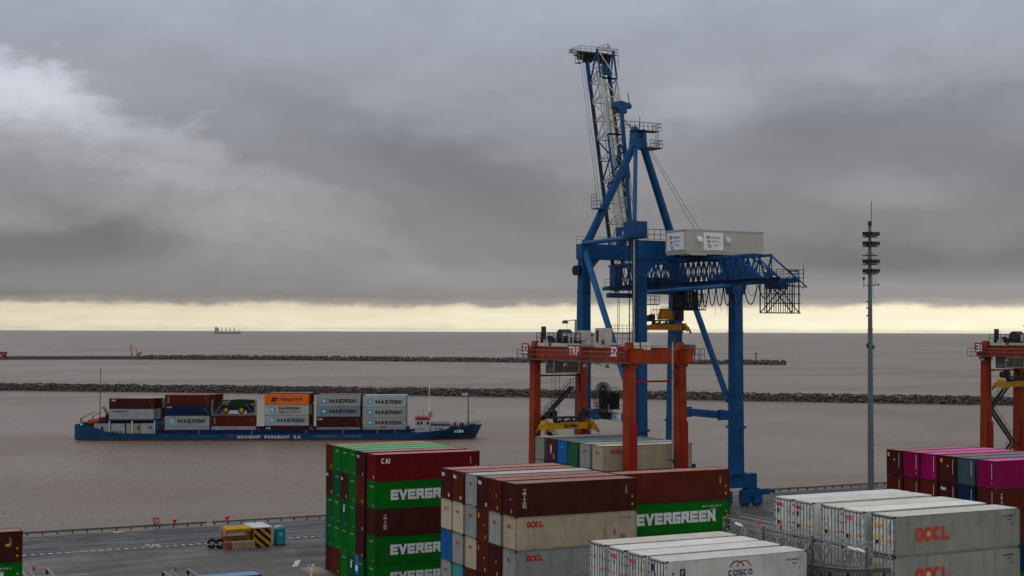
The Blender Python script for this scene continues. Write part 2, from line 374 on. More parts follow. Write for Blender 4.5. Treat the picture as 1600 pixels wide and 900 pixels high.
# breakwaters: a mound with loose boulders over it
rock = paint('basalt_boulders', (.10,.092,.082), .85, .6, 0, .35, 0, .2, .8); rock_core = paint('breakwater_core', (.05,.046,.042), .9, .3, 0, .3, 0, .2, .5)
def ico():
    t = (1+5**.5)/2
    v = np.array([(-1,t,0),(1,t,0),(-1,-t,0),(1,-t,0),(0,-1,t),(0,1,t),(0,-1,-t),(0,1,-t),(t,0,-1),(t,0,1),(-t,0,-1),(-t,0,1)], float); v /= np.linalg.norm(v[0])
    f = np.array([(0,11,5),(0,5,1),(0,1,7),(0,7,10),(0,10,11),(1,5,9),(5,11,4),(11,10,2),(10,7,6),(7,1,8),(3,9,4),(3,4,2),(3,2,6),(3,6,8),(3,8,9),(4,9,5),(2,4,11),(6,2,10),(8,6,7),(9,8,1)])
    return v, f
def breakwater(name, pts, hw, height, size, dens, label, seed, ragged=None):
    rs = np.random.RandomState(seed); IV, IF = ico(); V = []; F = []; nb = 0
    core = MB(); tops = []
    pts = [np.array(p, float) for p in pts]
    for a, b_ in zip(pts, pts[1:]):
        L_ = np.linalg.norm(b_-a); d = (b_-a)/L_; n = np.array([-d[1], d[0]])
        q = [a-n*hw, a+n*hw, b_+n*hw, b_-n*hw]; q2 = [a-n*hw*.25, a+n*hw*.25, b_+n*hw*.25, b_-n*hw*.25]
        core.add([(x[0], x[1], -5) for x in q]+[(x[0], x[1], -3+height*.8) for x in q2], [(4,5,6,7),(0,1,5,4),(1,2,6,5),(2,3,7,6),(3,0,4,7)])
        cnt = int(L_*hw*1.25/size**2*dens)
        t = rs.rand(cnt)*L_; w = rs.rand(cnt)*2.1*hw - hw*1.05; w = np.where(w > hw*.35, -np.abs(w)*rs.rand(cnt), w)
        z = -3 + height*np.clip(1.25-np.abs(w)/hw*1.25, 0, 1)
        for i in range(cnt):
            hh = 1.0 + .05*sin(t[i]*.21+a[0])*sin(t[i]*.057) + .05*sin(t[i]*.9)
            if ragged is not None:
                x = a + d*t[i]; hh = ragged(x)
            s_ = size*(.35+.55*rs.rand())*(.7+.3*hh)
            vv = IV*(rs.rand(12,1)*.45+.75)*s_*np.array([1, .8+.4*rs.rand(), .62+.3*rs.rand()])
            th = rs.rand()*6.28; c_, s2 = cos(th), sin(th); ph = rs.rand()*1.2-.6
            R = np.array([[c_,-s2,0],[s2,c_,0],[0,0,1]]) @ np.array([[1,0,0],[0,cos(ph),-sin(ph)],[0,sin(ph),cos(ph)]])
            p = a + d*t[i] + n*w[i]
            V.append(vv@R.T + np.array([p[0], p[1], -3+(z[i]+3)*hh - s_*.2])); F.append(IF+nb); nb += 12
    V = np.vstack(V); F = np.vstack(F)
    root = tag(empty(name, (*pts[0], -3)), label, 'breakwater', kind='stuff')
    core.build('mound_core', rock_core, root)
    me = bpy.data.meshes.new('boulders'); me.from_pydata((V-np.array([*pts[0], -3])).tolist(), [], F.tolist()); me.materials.append(rock)
    ob = bpy.data.objects.new('boulders', me); col.objects.link(ob); ob.parent = root; tag(ob, kind='stuff')
    return root
breakwater('breakwater', [(30,778),(180,671),(290,583),(356,524),(440,449),(520,376)], 5.8, 3.4, .85, .95, 'dark boulder breakwater running unbroken across the picture just behind the blue ship', 3)
def rag(x):
    if x[0] > 300: return 1.0
    return .30 + .35*max(0, sin(x[0]*.11)*sin(x[0]*.043+1))
breakwater('far_breakwater', [(60,1530),(170,1480),(295,1455),(405,1400),(612,1216),(806,1046)], 8, 4.2, 2.1, .9, 'thin far boulder breakwater near the horizon that ends behind the blue crane', 5, rag)

# ------------------------------------------------------------ lettering
FONT = {}
def text_mesh(txt, W, H, bold=0.0, align='LEFT', line=1.0, sp=1.0):
    key = (txt, round(W,3), round(H,3), bold, line, sp)
    if key in FONT: return FONT[key]
    cu = bpy.data.curves.new('t', 'FONT'); cu.body = txt; cu.size = 1; cu.offset = bold; cu.extrude = .01; cu.align_x = align; cu.space_line = line; cu.space_character = sp; cu.resolution_u = 2
    ob = bpy.data.objects.new('t', cu); col.objects.link(ob)
    bpy.context.view_layer.update(); dg = bpy.context.evaluated_depsgraph_get()
    me = bpy.data.meshes.new_from_object(ob.evaluated_get(dg)); bpy.data.objects.remove(ob)
    co = np.empty(len(me.vertices)*3); me.vertices.foreach_get('co', co); co = co.reshape(-1, 3)
    lo = co.min(0); hi = co.max(0)
    if W is None: W = H*(hi[0]-lo[0])/(hi[1]-lo[1])
    co[:,0] = (co[:,0]-lo[0])*W/(hi[0]-lo[0]); co[:,1] = (co[:,1]-lo[1])*H/(hi[1]-lo[1]); co[:,2] = (co[:,2])*.4
    me.vertices.foreach_set('co', co.ravel()); me.name = 'lettering'
    FONT[key] = me; return me
RS = (pi/2, 0, 0)            # on a wall facing -V
RE = (pi/2, 0, -pi/2)        # on a wall facing -U
def letter(parent, txt, loc, rot, mat, W, H, bold=.0, name='lettering', **kw):
    me = text_mesh(txt, W, H, bold, **kw)
    key = (me.name, mat.name)
    if key not in FONT:
        m2 = me.copy(); m2.materials.clear(); m2.materials.append(mat); FONT[key] = m2
    ob = bpy.data.objects.new(name, FONT[key]); col.objects.link(ob); ob.parent = parent; ob.location = loc; ob.rotation_euler = rot
    return ob


# heavy block capitals drawn as strokes: every letter in a cell 1 wide, 1 high
BLK = {'E': [((0,0),(0,1)),((0,1),(1,1)),((0,.5),(.9,.5)),((0,0),(1,0))], 'V': [((0,1),(.5,0)),((1,1),(.5,0))], 'R': [((0,0),(0,1)),((0,1),(.95,1)),((.95,1),(.95,.55)),((0,.5),(.9,.5)),((.55,.5),(1,0))],
 'G': [((1,1),(0,1)),((0,1),(0,0)),((0,0),(1,0)),((1,0),(1,.48)),((.5,.48),(1,.48))], 'N': [((0,0),(0,1)),((0,1),(1,0)),((1,0),(1,1))], 'M': [((0,0),(0,1)),((0,1),(.5,.25)),((.5,.25),(1,1)),((1,1),(1,0))],
 'A': [((0,0),(.5,1)),((.5,1),(1,0)),((.22,.32),(.78,.32))], 'S': [((1,1),(0,1)),((0,1),(0,.5)),((0,.5),(1,.5)),((1,.5),(1,0)),((1,0),(0,0))], 'K': [((0,0),(0,1)),((0,.45),(1,1)),((.3,.6),(1,0))],
 'O': [((0,0),(0,1)),((0,1),(1,1)),((1,1),(1,0)),((1,0),(0,0))], 'C': [((1,1),(0,1)),((0,1),(0,0)),((0,0),(1,0)),((1,1),(1,.8)),((1,0),(1,.2))], 'L': [((0,1),(0,0)),((0,0),(1,0))], 'D': [((0,0),(0,1)),((0,1),(.8,1)),((.8,1),(1,.8)),((1,.8),(1,.2)),((1,.2),(.8,0)),((.8,0),(0,0))],
 'T': [((0,1),(1,1)),((.5,1),(.5,0))], 'I': [((.5,0),(.5,1))], 'P': [((0,0),(0,1)),((0,1),(1,1)),((1,1),(1,.45)),((0,.45),(1,.45))], 'H': [((0,0),(0,1)),((1,0),(1,1)),((0,.5),(1,.5))], 'U': [((0,1),(0,0)),((0,0),(1,0)),((1,0),(1,1))],
 'Y': [((0,1),(.5,.5)),((1,1),(.5,.5)),((.5,.5),(.5,0))], 'B': [((0,0),(0,1)),((0,1),(.9,1)),((.9,1),(.9,.5)),((0,.5),(1,.5)),((1,.5),(1,0)),((1,0),(0,0))], '.': [((.4,0),(.6,0))], ' ': [],
 '3': [((0,1),(1,1)),((1,1),(1,0)),((.3,.5),(1,.5)),((0,0),(1,0))], '2': [((0,1),(1,1)),((1,1),(1,.55)),((1,.55),(0,0)),((0,0),(1,0))], '1': [((.2,.8),(.5,1)),((.5,1),(.5,0))]}
ROUND = {'O','C','G'}
def block(parent, txt, loc, rot, mat, W, H, t=.2, gap=.22, name='lettering', vertical=False, shear=0.0):
    """t: stroke thickness as a share of the height"""
    key = ('blk', txt, round(W,3), round(H,3), t, gap, vertical, mat.name)
    if key not in FONT:
        g = MB(); k = 0; th = t*H
        if vertical:
            n = len(txt); ch = H/n*.80; step = H/n; cells = [(0, H-(i+1)*step+step*.1, W, ch) for i in range(n)]; th = t*ch
        else:
            ws = [ .30 if c in '.I' else .55 if c in ' 1' else (1.2 if c == 'M' else 1.0) for c in txt]; tot = sum(ws)+gap*(len(txt)-1); u_ = W/tot; x = 0; cells = []
            for w_ in ws: cells.append((x, 0, w_*u_, H)); x += (w_+gap)*u_
        for c, (cx, cy, cw, chh) in zip(txt, cells):
            if c in 'OC' and not vertical:
                n_ = 24; a0, a1 = (0, 2*pi) if c == 'O' else (radians(42), radians(318)); v_ = []; z = .004+.0012*(k % 5); k += 1
                for i_ in range(n_+1):
                    an = a0+(a1-a0)*i_/n_; ux = math.copysign(abs(cos(an))**.72, cos(an)); uy = math.copysign(abs(sin(an))**.72, sin(an))
                    for off in (0, th): v_.append((cx+cw/2+ux*(cw/2-off), cy+chh/2+uy*(chh/2-off), z))
                g.add(v_, [(2*i_, 2*i_+2, 2*i_+3, 2*i_+1) for i_ in range(n_)])
                continue
            for (a, b_) in BLK[c]:
                if c == 'I' and not vertical: cx2, cw2 = cx, cw
                p = Vector((cx+th/2+a[0]*(cw-th), cy+th/2+a[1]*(chh-th))); q = Vector((cx+th/2+b_[0]*(cw-th), cy+th/2+b_[1]*(chh-th)))
                d = (q-p).normalized(); nn = Vector((-d.y, d.x))*th/2; straight = abs(d.x) < .01 or abs(d.y) < .01; ext = d*th/2 if straight else d*th*.1
                z = .004+.0012*(k % 5); k += 1
                cr_ = th*.3 if (c in ROUND and straight) else 0
                pa = p-ext; qa = q+ext
                if not straight:
                    nn = Vector((th/2/max(.35, abs(d.y)), 0)) if abs(d.y) > .3 else nn
                    if abs(d.y) > .3:
                        e2 = d*(th/2/abs(d.y)); pa = p-e2; qa = q+e2
                if cr_: pts = [pa+nn*.4, pa+nn+d*cr_*.9, qa+nn-d*cr_*.9, qa+nn*.4, qa-nn*.4, qa-nn-d*cr_*.9, pa-nn+d*cr_*.9, pa-nn*.4]
                else: pts = [pa+nn, qa+nn, qa-nn, pa-nn]
                g.add([(v.x, v.y, z) for v in pts], [tuple(range(len(pts)))])
        me = bpy.data.meshes.new('lettering'); me.from_pydata(g.v, [], g.f); me.materials.append(mat); FONT[key] = me
    ob = bpy.data.objects.new(name, FONT[key]); col.objects.link(ob); ob.parent = parent; ob.location = loc; ob.rotation_euler = rot
    return ob

# ------------------------------------------------------------ containers
CL, CW, CH = 12.192, 2.438, 2.896
def corr(mb, L_, z0, z1, place, pitch=.28, dep=.036, mi=0):
    n = max(1, int(L_/pitch)); p = L_/n; prof = []
    for i in range(n):
        x = i*p; prof += [(x, 0), (x+p*.26, 0), (x+p*.5, dep), (x+p*.76, dep)]
    prof.append((L_, 0)); v = []
    for x, d in prof: v += [place(x, d, z0), place(x, d, z1)]
    mb.add(v, [(2*i, 2*i+2, 2*i+3, 2*i+1) for i in range(len(prof)-1)], mi)
def container_meshes(L_=CL, H_=CH, reefer=False):
    out = {}
    b = MB()
    if not reefer:
        corr(b, L_-.26, .15, H_-.06, lambda x, d, z: (.13+x, .022+d, z))
        corr(b, L_-.26, .15, H_-.06, lambda x, d, z: (.13+x, CW-.022-d, z))
        corr(b, CW-.26, .13, H_-.1, lambda x, d, z: (.024+d, .13+x, z), .25, .04)
        corr(b, CW-.26, .13, H_-.1, lambda x, d, z: (L_-.024-d, .13+x, z), .25, .04)
    else:
        b.box((.10,.022,.14), (L_-.03,.06,H_-.05)); b.box((.10,CW-.06,.14), (L_-.03,CW-.022,H_-.05)); b.box((L_-.08,.06,.14), (L_-.04,CW-.06,H_-.05))
        for i in range(1, 10): b.box((L_*i/10-.012,.016,.16), (L_*i/10+.012,.0215,H_-.08))
    out['body'] = b
    r = MB()
    if not reefer: corr(r, L_-.12, .05, CW-.05, lambda x, d, z: (.06+x, z, H_-.028-d), .34, .02)
    else: r.box((.05,.04,H_-.06), (L_-.05,CW-.04,H_-.016))
    out['roof'] = r
    f = MB(); pw = .12
    for x in (0, L_-pw):
        for y in (0, CW-.1): f.box((x+.006,y+.006,.12), (x+pw-.006,y+.094,H_-.12))
    for y in (.004, CW-.066): f.box((pw,y,H_-.075), (L_-pw,y+.062,H_-.012)); f.box((pw,y,.02), (L_-pw,y+.062,.17))
    for x in (.004, L_-.084): f.box((x,.1,H_-.13), (x+.08,CW-.1,H_-.012)); f.box((x,.1,.085), (x+.08,CW-.1,.2))
    out['frame'] = f
    c = MB()
    for x in (-.003, L_-.175):
        for y in (-.003, CW-.159):
            for z in (.004, H_-.12): c.box((x,y,z), (x+.178,y+.162,z+.116))
    nf = len(f.f); f.add(c.v, c.f, 1); out['frame'] = f
    if reefer:
        d = MB(); d.box((.030,.11,.2), (.075,CW/2-.012,H_-.14)); out['door_a'] = d
        d = MB(); d.box((.030,CW/2+.012,.2), (.075,CW-.11,H_-.14)); out['door_b'] = d
        for nm, ys in (('bars_a', (.42, .82)), ('bars_b', (CW-.82, CW-.42))):
            q = MB()
            for y in ys:
                q.tube((.004,y,.1), (.004,y,H_-.07), .024, 6)
                for z in (.22, 1.0, 1.9, H_-.22): q.box((-.012,y-.06,z-.05), (.03,y+.06,z+.05))
            out[nm] = q
        q = MB()
        for y in (.10, CW-.10):
            for z in (.45, 1.1, 1.8, 2.45): q.box((-.012,y-.05,z-.07), (.034,y+.05,z+.07))
        q.box((.026,CW/2-.045,.2), (.034,CW/2+.045,H_-.14)); q.box((.016,.12,H_-.2), (.036,CW-.12,H_-.135)); q.box((.016,.12,.15), (.036,CW-.12,.23)); q.box((.02,.10,.2), (.034,.14,H_-.14)); q.box((.02,CW-.14,.2), (.034,CW-.10,H_-.14))
        out['hinges'] = q
    return out
casting = paint('corner_casting_steel', (.05,.035,.028), .6, .3, .3, .4)
CM = {}
def cmesh(kind):
    if kind not in CM:
        d = {}
        Lk, Hk, rf = {'dry': (CL, CH, False), 'reefer': (CL, CH, True), 'short': (6.058, 2.591, False)}[kind]
        for k_, mb in container_meshes(Lk, Hk, rf).items():
            me = bpy.data.meshes.new(k_); me.from_pydata(mb.v, [], mb.f); me.polygons.foreach_set('material_index', mb.m)
            bm = bmesh.new(); bm.from_mesh(me)
            if k_ not in ('body', 'roof') or rf: bmesh.ops.recalc_face_normals(bm, faces=bm.faces)
            bm.to_mesh(me); bm.free(); me.materials.append(white)
            if k_ == 'frame': me.materials.append(casting)
            d[k_] = me
        CM[kind] = d
    return CM[kind]
def link_part(name, me, mat, parent):
    ob = bpy.data.objects.new(name, me); col.objects.link(ob); ob.parent = parent
    ob.material_slots[0].link = 'OBJECT'; ob.material_slots[0].material = mat; return ob
COLS = {}   # word, body rgb, roof rgb (faded dusty paint, grey sky sheen mixed in), rust
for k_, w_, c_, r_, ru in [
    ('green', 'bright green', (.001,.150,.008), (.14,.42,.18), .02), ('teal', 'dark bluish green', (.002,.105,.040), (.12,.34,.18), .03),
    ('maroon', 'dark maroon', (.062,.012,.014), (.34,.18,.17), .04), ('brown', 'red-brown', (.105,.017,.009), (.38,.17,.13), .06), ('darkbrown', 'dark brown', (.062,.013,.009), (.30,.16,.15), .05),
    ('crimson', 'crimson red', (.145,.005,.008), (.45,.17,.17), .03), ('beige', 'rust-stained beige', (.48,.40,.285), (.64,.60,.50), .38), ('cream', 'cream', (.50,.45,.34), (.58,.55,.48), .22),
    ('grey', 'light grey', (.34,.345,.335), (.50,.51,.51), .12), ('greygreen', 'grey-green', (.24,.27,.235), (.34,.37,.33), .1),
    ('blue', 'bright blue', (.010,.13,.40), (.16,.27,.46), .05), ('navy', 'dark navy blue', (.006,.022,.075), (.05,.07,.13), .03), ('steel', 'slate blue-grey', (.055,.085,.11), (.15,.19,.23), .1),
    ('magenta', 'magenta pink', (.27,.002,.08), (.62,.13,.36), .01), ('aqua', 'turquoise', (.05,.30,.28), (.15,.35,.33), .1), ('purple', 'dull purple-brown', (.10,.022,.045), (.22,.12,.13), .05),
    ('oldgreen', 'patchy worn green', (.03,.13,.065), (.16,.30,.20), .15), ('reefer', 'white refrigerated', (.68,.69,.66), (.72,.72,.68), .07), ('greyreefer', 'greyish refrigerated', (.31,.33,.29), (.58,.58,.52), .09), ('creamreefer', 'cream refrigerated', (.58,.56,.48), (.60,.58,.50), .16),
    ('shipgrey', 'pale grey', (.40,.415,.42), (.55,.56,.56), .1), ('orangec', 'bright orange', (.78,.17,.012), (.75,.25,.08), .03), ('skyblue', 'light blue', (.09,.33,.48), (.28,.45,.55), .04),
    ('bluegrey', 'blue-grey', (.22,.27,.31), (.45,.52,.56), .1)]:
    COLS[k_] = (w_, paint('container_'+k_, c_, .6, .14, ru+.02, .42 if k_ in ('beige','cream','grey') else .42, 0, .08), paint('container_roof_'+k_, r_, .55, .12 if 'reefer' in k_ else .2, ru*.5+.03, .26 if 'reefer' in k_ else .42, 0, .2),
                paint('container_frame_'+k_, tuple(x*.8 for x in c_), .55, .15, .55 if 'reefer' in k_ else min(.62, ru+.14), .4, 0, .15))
whited = paint('reefer_door_white', (.60,.61,.60), .45, .06, .03, .22); gear = paint('door_gear_steel', (.13,.13,.13), .5, .25, .2, .4); seal = paint('door_seal_rubber', (.035,.036,.038), .6, .2, .1, .3)
def container(loc, ck, label, group, kind='dry', rz=0.0, detail=True):
    w_, mb_, mr, mf = COLS[ck]
    root = tag(empty('shipping_container', loc, rz), label, 'container', group)
    d = cmesh(kind)
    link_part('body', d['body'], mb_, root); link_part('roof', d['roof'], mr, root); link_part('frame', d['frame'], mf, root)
    if kind == 'reefer':
        a = link_part('door', d['door_a'], whited, root); link_part('locking_bars', d['bars_a'], gear, a)
        a = link_part('door', d['door_b'], whited, root); link_part('locking_bars', d['bars_b'], gear, a)
        link_part('hinges', d['hinges'], seal, root)
    return root
def patch(root, x0, z0, x1, z1, mat, side='S', name='sticker', d=.006):
    """small rectangular mark on the -V side (S) or the -U end (E)"""
    g = MB()
    if side == 'S': g.box((x0,-d,z0), (x1,.004,z1))
    else: g.box((-d,x0,z0), (.004,x1,z1))
    g2 = g.build(name, mat, None, (0,0,0)); g2.parent = root; return g2
def number_strip(root, L_=CL, mat=None):
    mat = mat or whitel
    letter(root, 'TRHU 4\n452 10', (L_-1.0, -.004, CH-1.35), (pi/2, -pi/2, 0), mat, .8, .17, .0, name='number_row')
    patch(root, L_-.55, .5, L_-.38, .68, gold)
    patch(root, L_-.55, 1.2, L_-.40, 1.36, gold)
ENDX = -.006
def end_text(root, txt, mat, y_left, z, W, H, bold=.02):
    """y_left = distance of the text's left edge from the container's +V edge (as seen from -U)"""
    return letter(root, txt, (ENDX, CW-y_left, z), RE, mat, W, H, bold, name='end_lettering')
def end_block(root, txt, mat, y_left, z, W, H):
    return block(root, txt, (ENDX, CW-y_left, z), RE, mat, W, H, .24, .12, name='end_lettering')
def flower(root, cx, cz, r, mat):
    g = MB(); n = 20; v = [(cx, -.016, cz)]
    for i in range(n):
        rr = r if i % 2 == 0 else r*.55; a = 2*pi*i/n; v.append((cx+rr*cos(a), -.016, cz+rr*sin(a)))
    g.add(v, [(0, i+1, (i+1) % n+1) for i in range(n)]); o = g.build('emblem', mat, None, (0,0,0)); o.parent = root
def star_logo(root, x0, z0, s_, mat=None):
    patch(root, x0, z0, x0+s_, z0+s_, mat or skyl, name='logo_square')
    g = MB(); n = 14; cx, cz = x0+s_/2, z0+s_/2; v = [(cx, -.012, cz)]
    for i in range(n):
        rr = s_*.42 if i % 2 == 0 else s_*.15; a = 2*pi*i/n+pi/2; v.append((cx+rr*cos(a), -.012, cz+rr*sin(a)))
    g.add(v, [(0, i+1, (i+1) % n+1) for i in range(n)]); o = g.build('logo_star', whitel, None, (0,0,0)); o.parent = root
ORD = ['first', 'second', 'third', 'fourth', 'fifth', 'sixth']
"""Stacks: U of the end wall, V of the near side, column offsets (near to far), rows of colour keys listed from the top tier, each from the far (left) column to the near (right) one."""
def stack(name_words, U, V, offs, rows, kind='dry', decor=None, group=None, pos=None, du=None):
    nT = len(rows); nC = len(offs)
    for ti, row in enumerate(rows):
        tier = nT-1-ti
        for ci, ck in enumerate(row):
            c = nC-1-ci
            lay = ['top tier', 'second tier', 'third tier', 'fourth tier', 'bottom tier'][ti if ti < nT-1 else 4]
            wc = COLS[ck][0]
            colw = '' if nC == 1 else (ORD[ci]+' column from left, ' if ci < nC-1 else 'rightmost column, ')
            lab = f'{wc} container, {colw}{lay}, {name_words}'
            j = 0 if ti == 0 and False else ((ti*31+ci*17) % 7-3)*.006
            r = container((U+j+(du[ci] if du else 0), V+offs[c], tier*CH), ck, lab, group or ('containers in '+name_words), kind)
            if decor: decor(r, ti, ci, ck)
def evergreen(r, full=True):
    block(r, 'EVERGREEN', (1.75, -.004, .92), RS, whitel, 8.75, 1.08, .27, .10)
    letter(r, 'EMCU 841753 0', (CL-3.2, -.004, 2.28), RS, whitel, 2.2, .17)
    letter(r, '45G1', (CL-2.2, -.004, 2.0), RS, whitel, .6, .15)
    patch(r, CL-.5, .35, CL-.36, .5, gold); patch(r, CL-.5, 1.75, CL-.38, 1.87, whitel)
def triton(r, x=.72, h=1.72):
    block(r, 'TRITON', (x, -.004, .72), RS, whitel, .32, h, .22, vertical=True)
    number_strip(r)
def oocl(r, x=1.0, z=1.95, W=1.6, H=.5, m_=None):
    block(r, 'OOCL', (x, -.004, z), RS, m_ or redl, W, H, .26, .08)
    flower(r, x+W*.37, z+H*.5, H*.2, whitel)
def decA(r, ti, ci, ck):
    if ci == 5:
        if ti == 0: block(r, 'CAI', (.68, -.004, 1.9), RS, whitel, .98, .56, .2, .15); number_strip(r)
        elif ti in (1, 3, 4): evergreen(r)
        else: triton(r, 1.0, 1.6)
    if ck in ('green', 'teal'): end_text(r, 'EMCU 8417', whitel, .9, 2.28, 1.0, .12, 0); patch(r, .5, .25, .62, .37, whitel, 'E')
    if ck == 'maroon' and ti < 2 and ci != 5: end_text(r, 'tex', whitel, .18, 2.15, .7, .36, .03)
    if ck in ('maroon', 'brown', 'crimson'): patch(r, .35, .3, .6, .62, gold, 'E')
    if (ti, ci) in ((2,2), (4,3)): end_text(r, 'S', whitel, 1.0, 1.5, .45, .75, .08)
decA_rows = [['brown','green','green','green','maroon','crimson'], ['maroon','teal','maroon','green','brown','green'], ['teal','green','teal','green','maroon','darkbrown'],
             ['teal','green','green','green','maroon','green'], ['darkbrown','brown','green','teal','teal','green']]
stack('tall green stack left of centre', 52.95, 138.5, [0,3.35,5.95,8.5,11.05,13.5], decA_rows, decor=decA, group='containers of the green and maroon stack')
def decB(r, ti, ci, ck):
    if ci == 5:
        if ti == 0: triton(r, .72, 1.7)
        elif ti in (1, 2): oocl(r, 1.12, 1.98); patch(r, CL-1.75, .35, CL-1.2, .85, P('grey_patch', (.22,.22,.26), .6, .1, 0, .2)) if ti == 1 else None
        else: oocl(r, 1.12, 1.98)
        if ti in (1, 2): letter(r, 'OOLU 185', (CL-1.6, -.004, 2.25), RS, ink, .9, .14)
    if ck in ('beige', 'cream', 'grey') : end_block(r, 'OOCL', redl, .80, 1.9, .8, .26)
    if ck == 'maroon' and ti == 0 and ci in (0, 3): end_text(r, 'tex', whitel, .2, 2.15, .75, .4, .03); patch(r, .35, .3, .75, .62, gold, 'E')
    if (ti, ci) == (0, 1): end_text(r, 'tex', whitel, .2, 2.15, .75, .4, .03); patch(r, .35, .3, .75, .62, gold, 'E')
    if ck in ('maroon', 'brown', 'darkbrown') and (ti > 0 or ci > 3):
        patch(r, .65, .3, .8, .6, gold, 'E'); patch(r, .9, 1.4, 1.02, 1.52, whitel, 'E')
        if ti in (1,2) and ci == 3: patch(r, 2.0, 2.05, 2.2, 2.45, gold, 'E')
    if ck == 'aqua': pass
stack('maroon-topped foreground stack', 53.83, 107.25, [0,2.85,5.3,7.95,10.85,13.5],
      [['maroon','brown','grey','maroon','brown','darkbrown'], ['cream','cream','grey','brown','grey','beige'], ['blue','grey','beige','brown','darkbrown','grey'],
       ['grey','aqua','brown','darkbrown','brown','beige'], ['grey','blue','beige','brown','grey','brown']], decor=decB, group='containers of the maroon-topped stack')
def decG(r, ti, ci, ck):
    if ti == 0: number_strip(r)
    if ti == 1: evergreen(r)
stack('single row behind maroon-topped foreground stack', 66.25, 110.5, [0], [['brown'], ['green'], ['navy'], ['maroon'], ['green']], decor=decG, group='containers of the single row')
def decF(r, ti, ci, ck):
    if ti == 0 and ci == 5: oocl(r, 1.1, 1.95, 1.7, .52); end_block(r, 'OOCL', redl, .80, 1.9, .8, .26); letter(r, 'OOLU 9', (CL-1.4,-.004,2.3), RS, ink, .7, .13)
    if ti == 0 and ci == 4: end_block(r, 'OOCL', redl, .80, 1.9, .8, .26)
    if ti == 0 and ci == 1: end_text(r, 'W', whitel, 1.0, 1.0, .4, 1.1, .04); patch(r, .45, .5, .65, 1.0, gold, 'E')
    if ti == 0 and ci == 2: patch(r, 1.15, 2.0, 1.3, 2.12, whitel, 'E')
stack('stack under gantry 32', 80.57, 138.3, [0,3.0,5.95,8.6,11.35,14.35],
      [['greygreen','purple','blue','oldgreen','grey','beige'], ['beige','maroon','cream','maroon','cream','darkbrown'], ['grey','brown','green','brown','teal','maroon'],
       ['green','grey','brown','green','maroon','brown'], ['brown','green','grey','navy','brown','green']], decor=decF, group='containers under gantry 32')
def decC(r, ti, ci, ck):
    t_ = (ti+ci)
    if ci in (1, 2): end_text(r, 'ONE', pinkl, .3, 2.1, .85, .34, .03)
    patch(r, 1.5, .9, 1.7, 1.2, sticker, 'E'); patch(r, .6, .9, .76, 1.15, sticker, 'E'); patch(r, 1.5, 1.7, 1.62, 1.95, ink, 'E'); patch(r, .45, 1.6, .5, 2.3, galv_dark, 'E')
    if ci == 3:
        patch(r, CW-.75, 2.0, CW-.45, 2.5, inkblue, 'E')
        if ti == 0:
            block(r, 'COSCO', (5.2,-.004,1.50), RS, inkblue, 2.1, .42, .2, .2); block(r, 'SHIPPING', (5.5,-.004,1.1), RS, inkblue, 1.75, .26, .2, .25)
            for cx, mm, a0, a1 in ((5.95, inkblue, 0, 1), (6.55, redl, 0, 1)):
                g = MB(); pts = [(cx+.62*cos(a), .0, 1.98+.55*sin(a)) for a in [pi*i/12 for i in range(1, 12)]]
                for a, b_ in zip(pts, pts[1:]): g.bar(a, b_, .03, .07, upv=(0,0,1))
                o = g.build('logo_arc', mm, None, (0,0,0)); o.parent = r
            patch(r, 1.1, 1.75, 1.55, 2.3, inkblue, name='logo_square'); letter(r, 'F', (1.22,-.008,1.85), RS, gold, .2, .34, .05)
            for i in range(3): patch(r, .45, 1.9-.35*i, .62, 2.1-.35*i, galv_dark)
            letter(r, 'CSNU 645381 7', (CL-1.9,-.004,2.25), RS, ink, 1.25, .15); letter(r, '45R1', (CL-1.35,-.004,1.98), RS, ink, .4, .12)
            patch(r, CL-.72, 1.55, CL-.6, 1.8, sticker)
stack('white-roofed block bottom centre', 53.16, 82.4, [0,2.95,5.6,8.45], [['creamreefer','reefer','reefer','reefer'], ['reefer','creamreefer','reefer','reefer'], ['reefer','reefer','creamreefer','reefer'], ['reefer']*4], 'reefer', decC, 'refrigerated containers at bottom centre')
def decD(r, ti, ci, ck):
    if ci in (0, 1): end_block(r, 'OOCL', redl, .28, 2.2, .85, .3); patch(r, CW-.62, 1.65, CW-.36, 2.05, inkblue, 'E')
    if ci == 2: end_text(r, 'ONE', whitel, .35, 2.2, .8, .32, .03); patch(r, CW-.7, 1.35, CW-.5, 1.6, gold, 'E')
    if ci == 3: end_text(r, 'ONE', pinkl, .28, 2.1, .85, .36, .03)
    if ci == 4: patch(r, CW-1.15, 2.05, CW-.25, 2.22, sticker, 'E'); patch(r, CW-1.15, 1.25, CW-.25, 1.42, gold, 'E')
    patch(r, CW-1.0, .85, CW-.75, 1.15, sticker, 'E'); patch(r, .4, .95, .62, 1.2, sticker, 'E'); patch(r, CW-.7, .75, CW-.5, 1.05, ink, 'E')
    patch(r, .5, 1.5, .62, 2.4, P('door_small_print', (.40,.41,.42), .6, .1, 0, 0), 'E', 'small_print')
    if ci == 4:
        block(r, 'OOCL', (1.95,-.004,1.0), RS, redfade, 3.25, 1.0, .28, .07)
        flower(r, 3.17, 1.5, .30, P('logo_bloom', (.70,.42,.26), .5, .2, 0, .2))
        letter(r, 'OOLU 614829 3', (CL-1.75,-.004,2.3), RS, ink, 1.1, .15); letter(r, '45R1', (CL-1.3,-.004,2.05), RS, ink, .4, .12); letter(r, 'P 2', (CL-.95,-.004,1.7), RS, ink, .35, .16)
        patch(r, CL-.78, 1.25, CL-.6, 1.48, sticker)
stack('white-roofed block at right', 68.78, 76.93, [0,3.2,5.68,9.0,11.43], [['reefer','reefer','creamreefer','reefer','greyreefer'], ['reefer','creamreefer','reefer','reefer','greyreefer'], ['creamreefer','reefer','reefer','reefer','reefer'], ['reefer']*5, ['reefer']*5],
      'reefer', decD, 'refrigerated containers at right')
